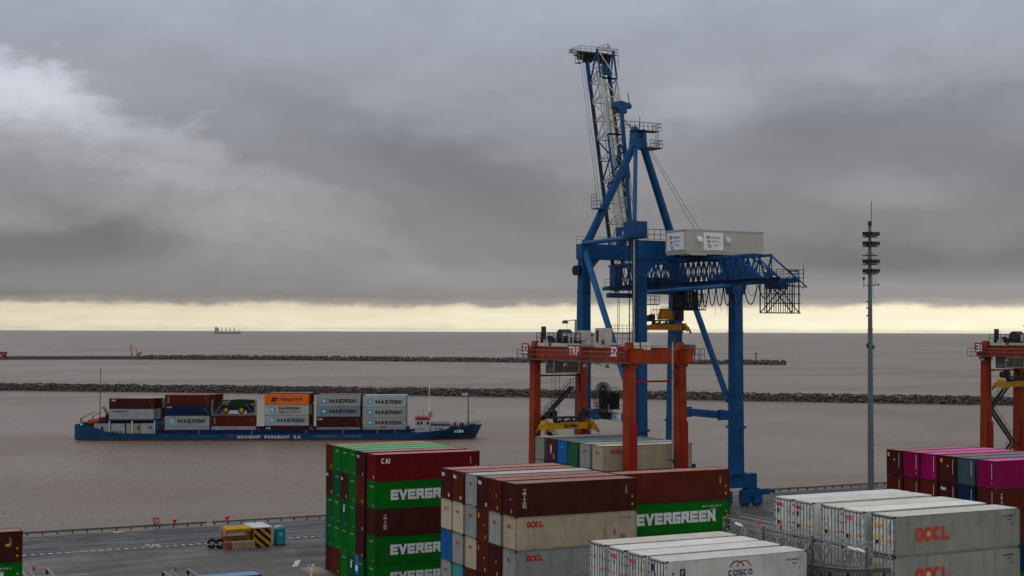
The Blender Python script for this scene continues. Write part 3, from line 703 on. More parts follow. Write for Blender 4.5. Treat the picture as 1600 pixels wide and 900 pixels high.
def decE(r, ti, ci, ck):
    patch(r, .42, 1.0, .47, 2.6, whitel, 'E', 'number_row')
    if ti == 0 and ci in (0, 3): patch(r, CW-.5, 2.15, CW-.2, 2.55, gold, 'E'); patch(r, 1.1, 1.75, 1.25, 1.9, whitel, 'E')
    if ck == 'magenta': patch(r, .38, .55, .52, .7, sticker, 'E')
    if ti == 1 and ci == 3: end_text(r, 'tex', whitel, .2, 2.1, .85, .38, .03)
    if ti == 1 and ci == 5: triton(r)
stack('magenta-topped stack at right edge', 107.99, 105.84, [0,2.85,5.5,8.35,11.0,13.7], [['darkbrown','magenta','magenta','darkbrown','steel','magenta'], ['brown','brown','brown','maroon','navy','brown'],
      ['maroon','brown','green','brown','grey','brown'], ['brown','grey','maroon','green','brown','navy'], ['green','brown','brown','maroon','brown','green']], decor=decE, group='containers of the magenta-topped stack')
def decZ(r, ti, ci, ck):
    if ti == 0: number_strip(r); patch(r, CL-1.5, 1.5, CL-1.15, 1.75, gold)
    if ti == 1: evergreen(r)
stack('stack cut by the left edge', 5.37, 138.0, [0], [['darkbrown'], ['green'], ['maroon']], decor=decZ, group='containers at the left edge')

class Thing:
    def __init__(s, name, loc, label, cat, group=None, rz=0.0, local=False):
        s.root = tag(empty(name, loc, rz), label, cat, group); s.off = (0,0,0) if local else loc; s.loc = Vector(loc)
    def part(s, name, mb, mat, parent=None, smooth=False):
        ob = mb.build(name, mat, None, s.off, smooth); ob.parent = parent or s.root; return ob
    def text(s, txt, loc, rot, mat, W, H, bold=.02, name='lettering', parent=None, **kw):
        l = Vector(loc) - Vector(s.off)
        return letter(parent or s.root, txt, l, rot, mat, W, H, bold, name=name, **kw)

# ------------------------------------------------------------ quay crane
UL, UR, VL, VW = 112.3, 130.1, 181.7, 198.9
UC = (UL+UR)/2
T = Thing('quay_crane', (UC, 190, 0), 'tall blue quay crane with its lattice boom raised over the water', 'crane')
def leg(u, v, ztop, side):
    g = MB(); vo = .55 if side == 'W' else -.1
    g.frustum((u, v+vo, 5.2), (1.65, 2.9 if side == 'W' else 2.1), (u, v, ztop), (1.45, 1.7))
    g.box((u-1.0, v+vo-1.35, 12.4), (u+1.0, v+vo+1.35, 12.75))
    g.box((u-1.0, v+vo-1.25, 5.2), (u+1.0, v+vo+1.25, 5.5))
    for z in (20, 27.5, 34): g.box((u-.86, v-1.15, z), (u+.86, v+1.15, z+.08))
    return T.part('leg', g, blue)
for u in (UL, UR):
    leg(u, VL, 38.7, 'L'); leg(u, VW, 39.4, 'W')
# bogies
def bogies(u, v):
    g = MB(); g.box((u-3.6, v-.7, 3.0), (u+3.6, v+.7, 5.2))
    g.frustum((u, v, 5.0), (2.2, 1.5), (u, v, 5.6), (1.9, 2.0))
    for s_ in (-1, 1):
        c = u + s_*2.9
        g.prism([(c-1.9,1.6),(c+1.9,1.6),(c+1.9,2.4),(c+.6,3.1),(c-.6,3.1),(c-1.9,2.4)], v-.55, v+.55)
        for q in (-1, 1): g.prism([(c+q*1.15-.85,.45),(c+q*1.15+.85,.45),(c+q*1.15+.75,1.9),(c+q*1.15-.75,1.9)], v-.5, v+.5)
    g.box((u+4.6, v-.35, 1.7), (u+6.4, v+.35, 2.6)); g.box((u-5.6, v-.3, 1.5), (u-4.6, v+.3, 2.4))
    o = T.part('bogie', g, blue)
    w = MB()
    for s_ in (-1, 1):
        for q in (-1.55, -.75, .75, 1.55):
            c = u+s_*2.9+q; w.tube((c, v-.2, .40), (c, v+.2, .40), .38, 14)
    w.tube((u+6.4, v, 2.1), (u+7.3, v, 2.1), .16, 8); w.box((u+7.3, v-.3, 1.85), (u+7.4, v+.3, 2.35))
    T.part('wheels', w, dark, o)
for u in (UL, UR):
    bogies(u, VL); bogies(u, VW)
sills = []
for u in (UL, UR):
    g = MB()
    g.bar((u, VL+.9, 14.3), (u, VL+4, 14.3), 1.0, 1.5); g.bar((u, VL+4, 14.25), (u, VW-4, 14.25), .95, 1.2); g.bar((u, VW-4, 14.3), (u, VW-.8, 14.3), 1.0, 1.5)
    g.box((u-.6, VL+3.9, 13.4), (u+.6, VL+4.05, 15.1)); g.box((u-.6, VW-4.05, 13.4), (u+.6, VW-3.9, 15.1))
    sills.append(T.part('sill_beam', g, blue))
sill = sills[0]
g = MB(); g.box((UL-.56, 186.3, 13.75), (UL-.50, 189.0, 15.0)); sb = T.part('warning_board', g, sign_white, sill)
T.text('CUIDADO', (UL-.57, 188.8, 14.65), RE, ink, 2.3, .24, .03, parent=sb)
T.text('NO PASAR\nCARGA MAX 40 T', (UL-.57, 188.8, 13.9), RE, ink, 1.9, .55, 0, parent=sb)
g = MB(); g.rail([(UL-.4, 183, 15.0), (UL-.4, 192, 15.0)], 1.1, 1.5, .035); T.part('handrail', g, galv_dark, sill)
# cable reel
g = MB(); cu_, cv, cz = UL-1.5, 190.4, 16.7
for i in range(32):
    a = 2*pi*i/32; g.bar((cu_, cv+.7*cos(a), cz+.7*sin(a)), (cu_, cv+2.85*cos(a), cz+2.85*sin(a)), .09, .09); g.bar((cu_+.4, cv+.7*cos(a), cz+.7*sin(a)), (cu_+.4, cv+2.85*cos(a), cz+2.85*sin(a)), .09, .09)
g.tube((cu_+.1, cv, cz), (cu_+.35, cv, cz), 1.25, 28); g.tube((cu_-.2, cv, cz), (cu_+1.4, cv, cz), .45, 12)
for uu in (cu_, cu_+.4):
    pts = [(uu, cv+2.85*cos(2*pi*i/36), cz+2.85*sin(2*pi*i/36)) for i in range(37)]; g.path(pts, .06, 4)
g.box((cu_+.6, cv-2.6, cz-1.3), (cu_+1.6, cv-1.1, cz+1.3)); g.rail([(cu_+1, cv-3.5, 17.2), (cu_+1, cv-1.6, 17.2)], 1.6, .8, .04)
T.part('cable_reel', g, black)
# portal beams
g = MB(); g.box((UL-1.0, VL-.9, 38.6), (UR+1.0, VL+.9, 41.5)); g.prism([(UR-2.4,38.6),(UR+2.4,38.6),(UR+1.2,33.5),(UR-1.2,33.5)], VL-.85, VL+.85); g.prism([(UL+.8,38.6),(UL+3.2,38.6),(UL+.8,36.2)], VL-.6, VL+.6)
for z in (38.6, 41.4): g.box((UL-1.1, VL-1.0, z), (UR+1.1, VL+1.0, z+.1))
T.part('portal_beam', g, blue)
g = MB(); g.box((UL-1.0, VW-.95, 39.4), (UR+1.0, VW+.95, 41.9)); g.prism([(UL+.7,39.4),(UL+2.6,39.4),(UL+.7,37.2)], VW-.6, VW+.6); g.prism([(UR-.7,39.4),(UR-2.6,39.4),(UR-.7,37.2)], VW-.6, VW+.6)
T.part('portal_beam', g, blue)
for u in (UL, UR):
    g = MB(); g.tube((u-.2, VW, 42.0), (u-.2, VL, 42.1), .38, 12); T.part('tie_pipe', g, blue_pale, smooth=False)
    g = MB(); g.tube((u-.25, VW-.4, 41.0), (u-.25, VL+1.6, 16.6), .50, 12); T.part('diagonal_brace', g, blue_pale)
g = MB(); g.box((UL-1.15, VW-.3, 36.8), (UL-.8, VW+1.6, 38.4)); g.tube((UL-1.2, VW+1.2, 37.6), (UL-.9, VW+1.2, 37.6), .8, 10); T.part('floodlight_bracket', g, navy)
# lift tower beside the left landside leg
g = MB()
for du_, dv_ in ((-1.75,-.9),(-1.75,.1),(-.95,-.9)): g.box((UL+du_-.06, VL+dv_-.06, 5.5), (UL+du_+.06, VL+dv_+.06, 43.2))
z = 6
while z < 42: g.bar((UL-1.75, VL-.9, z), (UL-.95, VL-.9, z), .05); g.bar((UL-1.75, VL+.1, z), (UL-1.75, VL-.9, z), .05); z += 1.2
T.part('lift_mast', g, navy)
g = MB(); g.box((UL-1.5, VL-.7, 9), (UL-1.32, VL-.55, 41.5)); T.part('lift_guide_rail', g, white)
g = MB(); g.box((UL-2.2, VL-1.0, 42.0), (UL+.75, VL+1.2, 44.4)); g.box((UL-2.3, VL-1.1, 41.85), (UL+.85, VL+1.3, 42.0)); T.part('lift_motor_room', g, blue)
g = MB(); g.rail([(UL+1, VL-.8, 41.55), (UL+5.5, VL-.8, 41.55), (UL+5.5, VL+.9, 41.55)], 1.7, 1.0, .05); T.part('landing_rails', g, navy); g = MB(); g.rail([(UL-2, VW-1.0, 41.95), (UR, VW-1.0, 41.95)], 1.1, 1.6, .03); T.part('beam_rails', g, navy); g = MB()
g.rail([(UL-3.4, VL+3, 33.2), (UL-3.4, VL+.5, 33.2), (UL-1.2, VL+.2, 33.2)], 1.2, .8, .04); g.box((UL-3.5, VL+.2, 33.05), (UL-1.2, VL+3, 33.2)); T.part('landing_rails', g, navy)
# access ladders hanging left of the lift
g = MB()
for dv_ in (0, .5): g.tube((UL-3.0, VL+1+dv_, 27.5), (UL-3.0, VL+1+dv_, 38.0), .04, 4)
for i in range(26): g.tube((UL-3.0, VL+1, 27.6+i*.4), (UL-3.0, VL+1.5, 27.6+i*.4), .03, 4)
g.box((UL-3.6, VL+.4, 27.3), (UL-1.2, VL+2.2, 27.45)); g.rail([(UL-3.6, VL+2.2, 27.45), (UL-3.6, VL+.4, 27.45), (UL-1.2, VL+.4, 27.45)], 1.1, .8, .035)
T.part('access_ladder', g, dark)
# A-frame
AP = Vector((UC, 196.4, 59.6))
for s_, u in ((-1, UL+.3), (1, UR-.4)):
    g = MB(); a = Vector((u, VW-.3, 42.0)); b = AP + Vector((s_*.7, 0, -.8)); g.tube(a, b, .70, 16, .62); g.tube(a+(b-a)*.002, a+(b-a)*.012, .95, 16)
    T.part('mast_strut', g, blue, smooth=False)
g = MB(); g.prism([(UC-1.5,58.2),(UC-.55,58.2),(UC-.5,61.2),(UC-1.0,61.5),(UC-1.3,60.6)], AP.y-.7, AP.y+.7); g.prism([(UC+.3,58.2),(UC+1.2,58.2),(UC+1.0,60.9),(UC+.6,61.1),(UC+.35,60.4)], AP.y-.7, AP.y+.7); g.box((UC-1.2, AP.y-.6, 57.9), (UC+1.1, AP.y+.6, 59.6)); g.tube((UC-1.2, AP.y, 60.2), (UC+1.1, AP.y, 60.2), .5, 14)
T.part('mast_head', g, blue)
g = MB(); g.box((UC+1.0, AP.y-1.6, 57.9), (UC+3.6, AP.y+1.8, 58.05)); g.rail([(UC+1.2, AP.y-1.6, 58.05), (UC+3.6, AP.y-1.6, 58.05), (UC+3.6, AP.y+1.8, 58.05)], 1.2, .8, .045)
g.rail([(UC-3.2, AP.y-1.2, 60.8), (UC+3.6, AP.y-1.2, 60.8), (UC+3.6, AP.y+1.4, 60.8)], 1.3, .9, .045); g.box((UC-1.6, AP.y-1.4, 60.7), (UC+3.2, AP.y+.6, 60.8)); g.tube((UC+.2, AP.y, 61), (UC+.2, AP.y, 63.3), .05, 5)
g.path([(UC+2.6, AP.y-1.2, 58.05), (UC+2.6, AP.y-1.2, 60.8)], .05, 4); g.path([(UC+3.0, AP.y-1.2, 58.05), (UC+3.0, AP.y-1.2, 60.8)], .05, 4)
T.part('mast_platform', g, navy)
g = MB(); g.tube(AP+Vector((-.6,0,-1.2)), (UL-.6, VL+.5, 44.4), .34, 10); T.part('back_stay', g, blue)
g = MB()
for d_ in (0, .9): g.tube(AP+Vector((.6+d_*.4, -.4, -.3)), (117.2+d_, 174, 42.9), .045, 4)
for d_ in (-.9, -.3, .4): g.tube(AP+Vector((-.8, d_, .8)), (UC-1.0+d_, 202.2, 65.2), .05, 4)
T.part('hoist_ropes', g, dark)
# inclined stair and platform on the left strut
g = MB(); a = Vector((UL+3.2, VW-1.6, 47.5)); b = Vector((UL+4.8, VW-2.2, 57))
for i in range(9):
    z0 = 48.2+i*1.15; s_ = 1 if i % 2 else -1; c0 = Vector((UL+3.0+i*.42, VW-1.2, z0)); g.bar(c0+Vector((-s_*.5,0,0)), c0+Vector((s_*.5+.3,0,1.15)), .16, .3); g.rail([c0+Vector((-s_*.5,-.3,0)), c0+Vector((s_*.5+.3,-.3,1.15))], 1.0, .8, .035)
g.box((UL+1.0, VW-2.2, 47.6), (UL+3.6, VW-.6, 47.75)); g.rail([(UL+1.0, VW-.6, 47.75), (UL+1.0, VW-2.2, 47.75), (UL+3.4, VW-2.2, 47.75)], 1.15, .8, .045); g.rail([(UL+1.0, VW-.6, 48.9), (UL+1.0, VW-2.2, 48.9)], 1.15, .8, .045)
T.part('mast_stair', g, blue)
# fixed girder (two truss planes) with backreach
g = MB(); ch = MB()
G0, G1 = 160.5, 203.0
GA, GB = 118.3, 121.15
for u in (GA, GB):
    ch.bar((u, G0, 38.5), (u, 201, 38.5), .36, .36); ch.bar((u, 154.6, 34.75), (u, G1, 34.75), .42, .6)
    n = 14; w_ = (200-G0)/n
    for i in range(n):
        v0 = G0+i*w_; g.bar((u, v0, 38.4), (u, v0+w_/2, 35.0), .19); g.bar((u, v0+w_/2, 35.0), (u, v0+w_, 38.4), .19)
        g.bar((u, v0, 38.4), (u, v0, 35.0), .11)
    g.bar((u, G0, 38.4), (u, 154.8, 35.0), .2)
    g.bar((u, 165.2, 38.4), (u, 158.5, 35.1), .2)
for i in range(14):
    v0 = G0+i*3.1; ch.bar((GA, v0, 38.5), (GB, v0, 38.5), .2)
    if i % 2 == 0: g.bar((GA, v0, 38.5), (GB, v0+3.1, 38.5), .12)
T.part('girder_chords', ch, blue); T.part('girder_lattice', g, blue)
g = MB()
g.prism([(158.6,35.1),(164.4,35.1),(161.4,37.0)], GA-.3, GA+.1, 'x'); g.prism([(167,35.1),(171.5,35.1),(169.5,36.2)], GA-.3, GA+.1, 'x')
g.box((GA-.8, 156.2, 34.9), (GA-.2, 157.4, 35.9)); g.box((GA+.3, 156.5, 33.6), (GB-.2, 158.8, 34.4)); T.part('buffer_brackets', g, blue)
g = MB()
for u, e_ in ((GA-.55, GA-.9), (GB+.55, GB+.9)): g.box((u-.35, 154.4, 35.05), (u+.35, 201, 35.12)); g.rail([(e_, 154.4, 35.12), (e_, 201, 35.12)], 1.1, 1.7, .035)
g.rail([(GA-.9, 154.4, 35.1), (GB+.9, 154.4, 35.1)], 1.1, 1.2, .04)
T.part('girder_walkway', g, navy)
g = MB(); g.tube((GA-1.1, 166.5, 34.2), (GA-1.1, 189.5, 33.8), .30, 10)
g.box((GA-1.3, 166, 34.1), (GA, 166.6, 34.5)); g.box((GA-1.3, 178, 33.9), (GA, 178.6, 34.5)); T.part('festoon_beam', g, blue_pale)
# festoon cables
g = MB()
def loop(v0, v1, sag, r, u=UC-3.0, z0=34.2):
    pts = []
    for i in range(11):
        t = i/10; pts.append((u, v0+(v1-v0)*t, z0 - sag*(1-(2*t-1)**2)**.8))
    g.path(pts, r, 5)
vv = 154.8
loops = [(156.5,159.6,1.9),(159.9,163.0,2.7),(163.2,166.0,2.7),(166.2,168.0,2.8),(168.1,169.9,2.8),(170.0,171.8,2.8),(171.9,173.6,2.9),(173.7,174.8,2.9),(174.9,175.9,3.0),(176.0,176.8,3.0),(176.9,177.6,3.0)]
for a, b_, s_ in loops: loop(a, b_, s_, .085); loop(a+.3, b_-.3, s_*.55, .03, UC-2.7)
T.part('festoon_cables', g, black)
# maintenance cage at the landside end
g = MB(); U0, U1, V0, Z0, Z1 = 117.07, 122.6, 156.2, 30.25, 34.6
for v in (V0, V0+1.5):
    for i in range(8): u = U0 + (U1-U0)*i/7; g.bar((u, v, Z0), (u, v, Z1 + (.8 if i > 3 else 0)), .09 if i % 7 else .14)
    for z in (Z0, 31.6, 32.9, 34.1): g.bar((U0 if z in (Z0, Z1) else U0+.9, v, z), (U1+.3, v, z), .13 if z == Z0 else .10)
    g.bar((U0, v, Z0), (U0+2.9, v, 33.0), .12); g.bar((U0+2.9, v, 33.0), (U1, v, Z0), .12); g.bar((U0+2.9, v, 33.0), (U0+1.4, v, Z1), .12); g.bar((U0+2.9, v, 33.0), (U0+4.6, v, Z1+.6), .14)
for z in (Z0, 32.9):
    for i in range(8): u = U0+(U1-U0)*i/7; g.bar((u, V0, z), (u, V0+1.5, z), .08)
g.bar((U1-1.8, V0, 36.2), (U1+1.4, V0, 33.9), .14); g.bar((U1-2, V0, 36.1), (U1, V0, 36.1), .14); g.bar((U1, V0, 36.1), (U1, V0, Z0), .1); g.bar((U1+1.4, V0, 33.9), (U1-1, V0, 33.9), .12)
g.tube((U1+.8, V0, 33.5), (U1+.8, V0, 37), .04, 5)
T.part('maintenance_cage', g, navy)
# machinery house
hx0, hx1, hy0, hy1, hz0, hz1 = 114.35, 128.3, 172, 177.6, 39.45, 42.6
g = MB(); b = MB()
corr(b, hx1-hx0, hz0, hz1, lambda x, d, z: (hx0+x, hy0+d, z), .4, .03); corr(b, hx1-hx0, hz0, hz1, lambda x, d, z: (hx0+x, hy1-d, z), .4, .03)
corr(b, hy1-hy0, hz0, hz1, lambda x, d, z: (hx0+d, hy0+x, z), .4, .03); corr(b, hy1-hy0, hz0, hz1, lambda x, d, z: (hx1-d, hy0+x, z), .4, .03)
house = T.part('machinery_house', b, housew)
g.box((hx0-.1, hy0-.1, hz1), (hx1+.1, hy1+.1, hz1+.16)); T.part('roof', g, housew, house)
g = MB(); g.box((hx0+.1, hy0+.1, hz0-.35), (hx1-.1, hy1-.1, hz0)); g.box((hx0+.6, hy0-.3, hz0-.55), (hx0+3.4, hy0+2.6, hz0-.35)); T.part('base_frame', g, housew, house)
g = MB()
for x in (hx0+3.0, hx0+7.5, hx0+11.2):
    g.box((x, hy0, 38.75), (x+.35, hy1, hz0-.35))
g.box((hx0+1.2, hy0+.6, 38.8), (hx1-2.5, hy1-.6, hz0-.36)); T.part('support_beams', g, navy, house)
def emblem(x, y, z, rot, s_, parent):
    # three little pennants of coloured bars
    for i, (c1, c2, dz) in enumerate(((inkblue, signred, 0), (P('emblem_rust', (.40,.10,.04), .5), P('emblem_rust', (.4,.1,.04), .5), -.62), (P('emblem_teal', (.01,.10,.18), .5), P('emblem_teal', (.01,.1,.18), .5), -1.22))):
        g = MB(); w_ = .55*s_; h_ = .45*s_; ox = i*.13*s_
        if rot == 'S':
            pl = lambda a, b2: (x+ox+a, y, z+dz*s_+b2)
        else: pl = lambda a, b2: (x, y-ox-a, z+dz*s_+b2)
        if i == 0:
            for k, a0 in enumerate((0, w_*.38, w_*.76)):
                q = [pl(a0, h_), pl(a0+.14*s_, h_), pl(a0+.2*s_, 0), pl(a0+.06*s_, 0)]
                g.add(q, [(0,1,2,3)], 0 if k else 1)
        elif i == 1: g.add([pl(0,h_), pl(w_*.5,h_*.8), pl(w_,h_*.95), pl(w_*1.1,0), pl(w_*.55,.1*s_), pl(.1*s_,0)], [(0,1,2,3,4,5)])
        else:
            for a_, b2 in (((0,h_),(w_,h_*.75)), ((.08*s_,.12*s_),(w_*1.05,0))): g.add([pl(a_[0],a_[1]), pl(b2[0],b2[1]), pl(b2[0],b2[1]-.12*s_), pl(a_[0],a_[1]-.12*s_)], [(0,1,2,3)])
            g.add([pl(0,h_),pl(.13*s_,h_),pl(.2*s_,0),pl(.07*s_,0)], [(0,1,2,3)]); g.add([pl(w_-.1*s_,h_*.75),pl(w_+.03*s_,h_*.75),pl(w_+.08*s_,-.1*s_),pl(w_-.05*s_,-.1*s_)], [(0,1,2,3)])
        T.part('emblem', g, [c1, c2], parent)
g = MB(); g.box((117.35, hy0-.09, 39.75), (120.9, hy0-.02, 42.35)); s1 = T.part('sign_panel', g, sign_white, house)
emblem(117.85, hy0-.10, 41.4, 'S', 1.0, s1)
T.text('TERMINALES', (118.55, hy0-.10, 41.42), RS, inkblue, 1.75, .34, .0, parent=s1); T.text('RIO DE LA', (118.8, hy0-.10, 40.86), RS, inkblue, 1.4, .34, 0, parent=s1); T.text('PLATA', (119.15, hy0-.10, 40.32), RS, inkblue, .9, .34, 0, parent=s1)
g = MB(); g.box((hx0-.09, 172.5, 39.75), (hx0-.02, 177.0, 42.35)); s2 = T.part('sign_panel', g, sign_white, house)
emblem(hx0-.10, 176.4, 41.4, 'E', 1.2, s2)
T.text('TERMINALES', (hx0-.10, 175.5, 41.42), RE, inkblue, 2.1, .36, 0, parent=s2); T.text('RIO DE LA', (hx0-.10, 175.2, 40.86), RE, inkblue, 1.8, .36, 0, parent=s2); T.text('PLATA', (hx0-.10, 174.9, 40.3), RE, inkblue, 1.2, .36, 0, parent=s2)
for x in (116.1, 121.2):
    g = MB(); g.prism([(hy0-.05,40.9),(hy0-.75,40.9),(hy0-.75,41.35),(hy0-.05,41.75)], x, x+.72, 'x'); T.part('vent_hood', g, white, house)
# trolley, cabin
g = MB(); g.box((UC-3.2, 186.3, 33.6), (UC+3.0, 191.6, 34.3)); g.box((UC-2.6, 187, 34.3), (UC-.4, 190.4, 36.2)); g.box((UC-3.3, 186, 34.0), (UC-2.2, 192, 35.2)); g.tube((UC-2.5, 188, 35.5), (UC+1.5, 188, 35.5), .7, 12); g.tube((UC-3.3, 190.2, 35), (UC-2.0, 190.2, 35), .9, 12)
g.box((UC-2.6, 191, 31.9), (UC+.6, 191.8, 32.05)); g.rail([(UC-3.6, 191, 32.05), (UC+.6, 191, 32.05)], 1.3, .9, .05)
trol = T.part('trolley', g, navy)
g = MB(); g.box((UC+1.4, 185.0, 31.2), (UC+3.8, 188.2, 34.0)); g.box((UC+.9, 184.6, 31.0), (UC+5.3, 188.8, 31.18)); g.rail([(UC+3.8, 184.7, 31.18), (UC+5.3, 184.7, 31.18), (UC+5.3, 188.7, 31.18)], 2.4, .6, .06); g.box((UC+3.8, 186.5, 31.2), (UC+5.0, 188.6, 34.1))
cab = T.part('operator_cabin', g, navy)
g = MB()
for z in (31.55, 32.75): g.box((UC+2.1, 184.96, z), (UC+2.9, 184.99, z+.95)); g.box((UC+1.37, 185.4, z), (UC+1.39, 187.6, z+.95))
T.part('window', g, glass, cab)
g = MB()
for z in (31.55, 32.75):
    for x in (UC+2.05, UC+2.9): g.box((x, 184.93, z), (x+.06, 184.955, z+.95))
    for zz in (z-.05, z+.95): g.box((UC+2.05, 184.93, zz), (UC+2.96, 184.955, zz+.06))
T.part('window_frame', g, galv, cab)
# raised boom
B0 = Vector((UC, 200.3, 34.6)); B1 = Vector((UC, 210.55, 76.3)); bd = (B1-B0); BL = bd.length; bd.normalize(); bn = Vector((0, -bd.z, bd.y))   # bn: towards the land
def bp_(t, du_=0.0, dn=0.0): return B0 + bd*(BL*t) + Vector((du_, 0, 0)) + bn*dn
g = MB()
for s_ in (-2.05, 2.05): g.bar(bp_(-.01, s_), bp_(1.0, s_), .50, .42, upv=bn)
T.part('boom_rail_chords', g, rail_dark)
g = MB()
for s_ in (-2.05, 2.05): g.bar(bp_(.83, s_*1.02), bp_(1.0, s_*1.02), .56, .5, upv=bn)
for s_ in (-2.05,): g.bar(bp_(.0, s_-.27, .0), bp_(.83, s_-.27, .0), .08, .3, upv=bn)
secs = [(0,.18,0),(.18,.44,1),(.44,.62,0),(.62,.86,1),(.86,.985,0)]
gb = [MB(), MB()]
for a_, b_, wv in secs:
    q = gb[wv]; n = max(1, round((b_-a_)/.09)); dt = (b_-a_)/n; HN = 3.0
    for s_ in (-1.62, 1.62):
        q.bar(bp_(a_, s_, HN if a_ > .05 else 1.2), bp_(b_, s_, HN), .26, .26, upv=bn)
        for i in range(n):
            t0 = a_+i*dt; t1 = t0+dt; sl = s_*2.05/1.62
            if i % 2: q.bar(bp_(t0, s_, HN), bp_(t1, sl, 0), .2)
            else: q.bar(bp_(t0, sl, 0), bp_(t1, s_, HN), .2)
            gb[1].bar(bp_(t0, s_, HN), bp_(t0, sl, 0), .2)
    for i in range(n+1):
        t0 = a_+i*dt; gb[1].bar(bp_(t0, -1.62, HN), bp_(t0, 1.62, HN), .28)
        if i < n: gb[1].bar(bp_(t0, -1.62 if i % 2 else 1.62, HN), bp_(t0+dt, 1.62 if i % 2 else -1.62, HN), .18); gb[1].bar(bp_(t0, -2.05, 0), bp_(t0+dt, 2.05, 0), .16); gb[1].bar(bp_(t0, 2.05, 0), bp_(t0, -2.05, 0), .2)
        if i < n: gb[1].bar(bp_(t0+.01, -2.05, 0), bp_(t0+.01, -1.0, 0), .2); gb[1].bar(bp_(t0+.01, 1.0, 0), bp_(t0+.01, 2.05, 0), .2)
T.part('boom_lattice_blue', gb[0], blue); T.part('boom_lattice_white', gb[1], whiteb); T.part('boom_tip_chords', g, blue)
g = MB()
g.box((UC-1.1, 202.8, 36), (UC-.55, 203.0, 75)) if False else None
for s_ in (-.95, -.45): g.bar(bp_(.05, s_, .9), bp_(.93, s_, .9), .10)
for i in range(70): t_ = .06+.0125*i; g.bar(bp_(t_, -.95, .9), bp_(t_, -.45, .9), .05)
for s_ in (.55, .95): g.bar(bp_(.0, s_, .3), bp_(.93, s_, .3), .12)
T.part('boom_walkway', g, galv)
g = MB(); g.bar(bp_(.12, -.15, 1.5), bp_(.93, -.15, 1.5), .38, .12, upv=bn); g.bar(bp_(.12, .55, 1.8), bp_(.8, .55, 1.8), .22, .12, upv=bn); T.part('cable_trays', g, whiteb)
g = MB(); g.box((-1,-1,-1), (1,1,1)); g = MB()
for t_, du_ in ((.905, .0),): g.bar(bp_(t_-.02, du_, 2.2), bp_(t_+.02, du_, 2.2), .8, .6, upv=bn); g.bar(bp_(t_, du_-.2, 2.4), bp_(t_, du_+.9, 2.4), .5, .5)
T.part('boom_hoist_block', g, blue)
g = MB(); g.bar(bp_(.868, -1.9, 1.4), bp_(.955, -1.9, 1.4), .05)
for i in range(5):
    t_ = .87+.02*i; g.path([bp_(t_, -1.9, .4), bp_(t_, -1.9, 2.4), bp_(t_, -.5, 2.4)], .045, 4)
for s_ in (-1.9, -.5): g.path([bp_(.87, s_, 2.4), bp_(.955, s_, 2.4)], .05, 4)
T.part('boom_cage', g, galv_dark)
# tip
tz = 76.1; g = MB(); g.box((UC-3.0, 209.9, tz-.9), (UC+2.6, 212.2, tz-.3)); g.tube((UC-2.6, 210.4, tz-1.0), (UC-1.2, 210.4, tz-1.0), .7, 12); g.tube((UC+.6, 210.4, tz-.9), (UC+2.4, 210.4, tz-.9), .8, 12); g.box((UC+1.3, 209.6, tz-1.8), (UC+2.0, 210.4, tz-.4)); T.part('boom_tip_sheaves', g, navy)
g = MB(); g.box((UC-3.6, 208.6, tz-.25), (UC+3.2, 212.6, tz-.15)); g.rail([(UC-4.3, 208.6, tz-.15), (UC+3.2, 208.6, tz-.15), (UC+3.2, 212.6, tz-.15), (UC-4.3, 212.6, tz-.15), (UC-4.3, 208.6, tz-.15)], .95, 1.1, .045)
g.rail([(UC-.4, 209, tz), (UC+1.4, 209, tz+.7), (UC+2.8, 210.5, tz+.7)], 1.0, .8, .045); g.box((UC-4.6, 208.8, tz-.2), (UC-3.4, 210.6, tz-.12))
g.box((UC-4.4, 209, tz-2.1), (UC-3.6, 210.2, tz-2.0))
for du_, dv_ in ((-4.4,209),(-3.6,209),(-3.6,210.2),(-4.4,210.2)): g.bar((UC+du_, dv_, tz-2.1), (UC+du_, dv_, tz-.1), .07)
for z in (tz-1.5, tz-.9): g.bar((UC-4.4,209,z), (UC-3.6,209,z), .06); g.bar((UC-4.4,210.2,z), (UC-4.4,209,z), .06)
g.rail([(UC+3.2, 208.4, tz-2.6), (UC+3.2, 210.8, tz-2.6)], 2.4, 1.2, .05)
T.part('boom_tip_platform', g, galv_dark)
g = MB(); g.frustum((UC-5.3, 209.3, tz-.5), (.7, .9), (UC-5.3, 209.3, tz+.2), (1.0, .9)); T.part('tip_floodlight', g, galv)
g = MB()
for du_ in (-2.9, -3.4): g.tube((UC+du_, 210.2, tz-1), bp_(.28, du_+.35, -.8), .035, 4)
T.part('tip_ropes', g, dark)
# folded forestay with its head
F1 = Vector((UC+.35, 202.6, 66.0)); F0 = Vector((UL-.9+.2, 185.0, 44.6)); F0 = Vector((UC-6.0, 195.6, 44.9)); F0 = Vector((UC-.1, 198.9, 45.6))
g = MB(); g.tube(F1, F0, .36, 10); g.tube(F1+Vector((.45,0,-3)), F1+Vector((.45,0,-3))+(F0-F1)*.45, .13, 6); T.part('folded_forestay', g, blue)
g = MB(); c = F1; y0_, y1_ = c.y-.45, c.y+.45
g.prism([(c.x-1.85,c.z-.35),(c.x-1.75,c.z+.35),(c.x-.3,c.z+.75),(c.x+1.6,c.z+.35),(c.x+1.85,c.z-.05),(c.x+1.7,c.z-.5),(c.x+.85,c.z-.55),(c.x+.35,c.z-1.25),(c.x-.35,c.z-1.25),(c.x-.95,c.z-.65)], y0_, y1_); T.part('forestay_head', g, blue)
g = MB(); g.tube((c.x-.55, y0_+.1, c.z-1.0), (c.x-.55, y1_-.1, c.z-1.0), .4, 12); g.tube((c.x+.55, y0_+.1, c.z-1.05), (c.x+.55, y1_-.1, c.z-1.05), .4, 12)
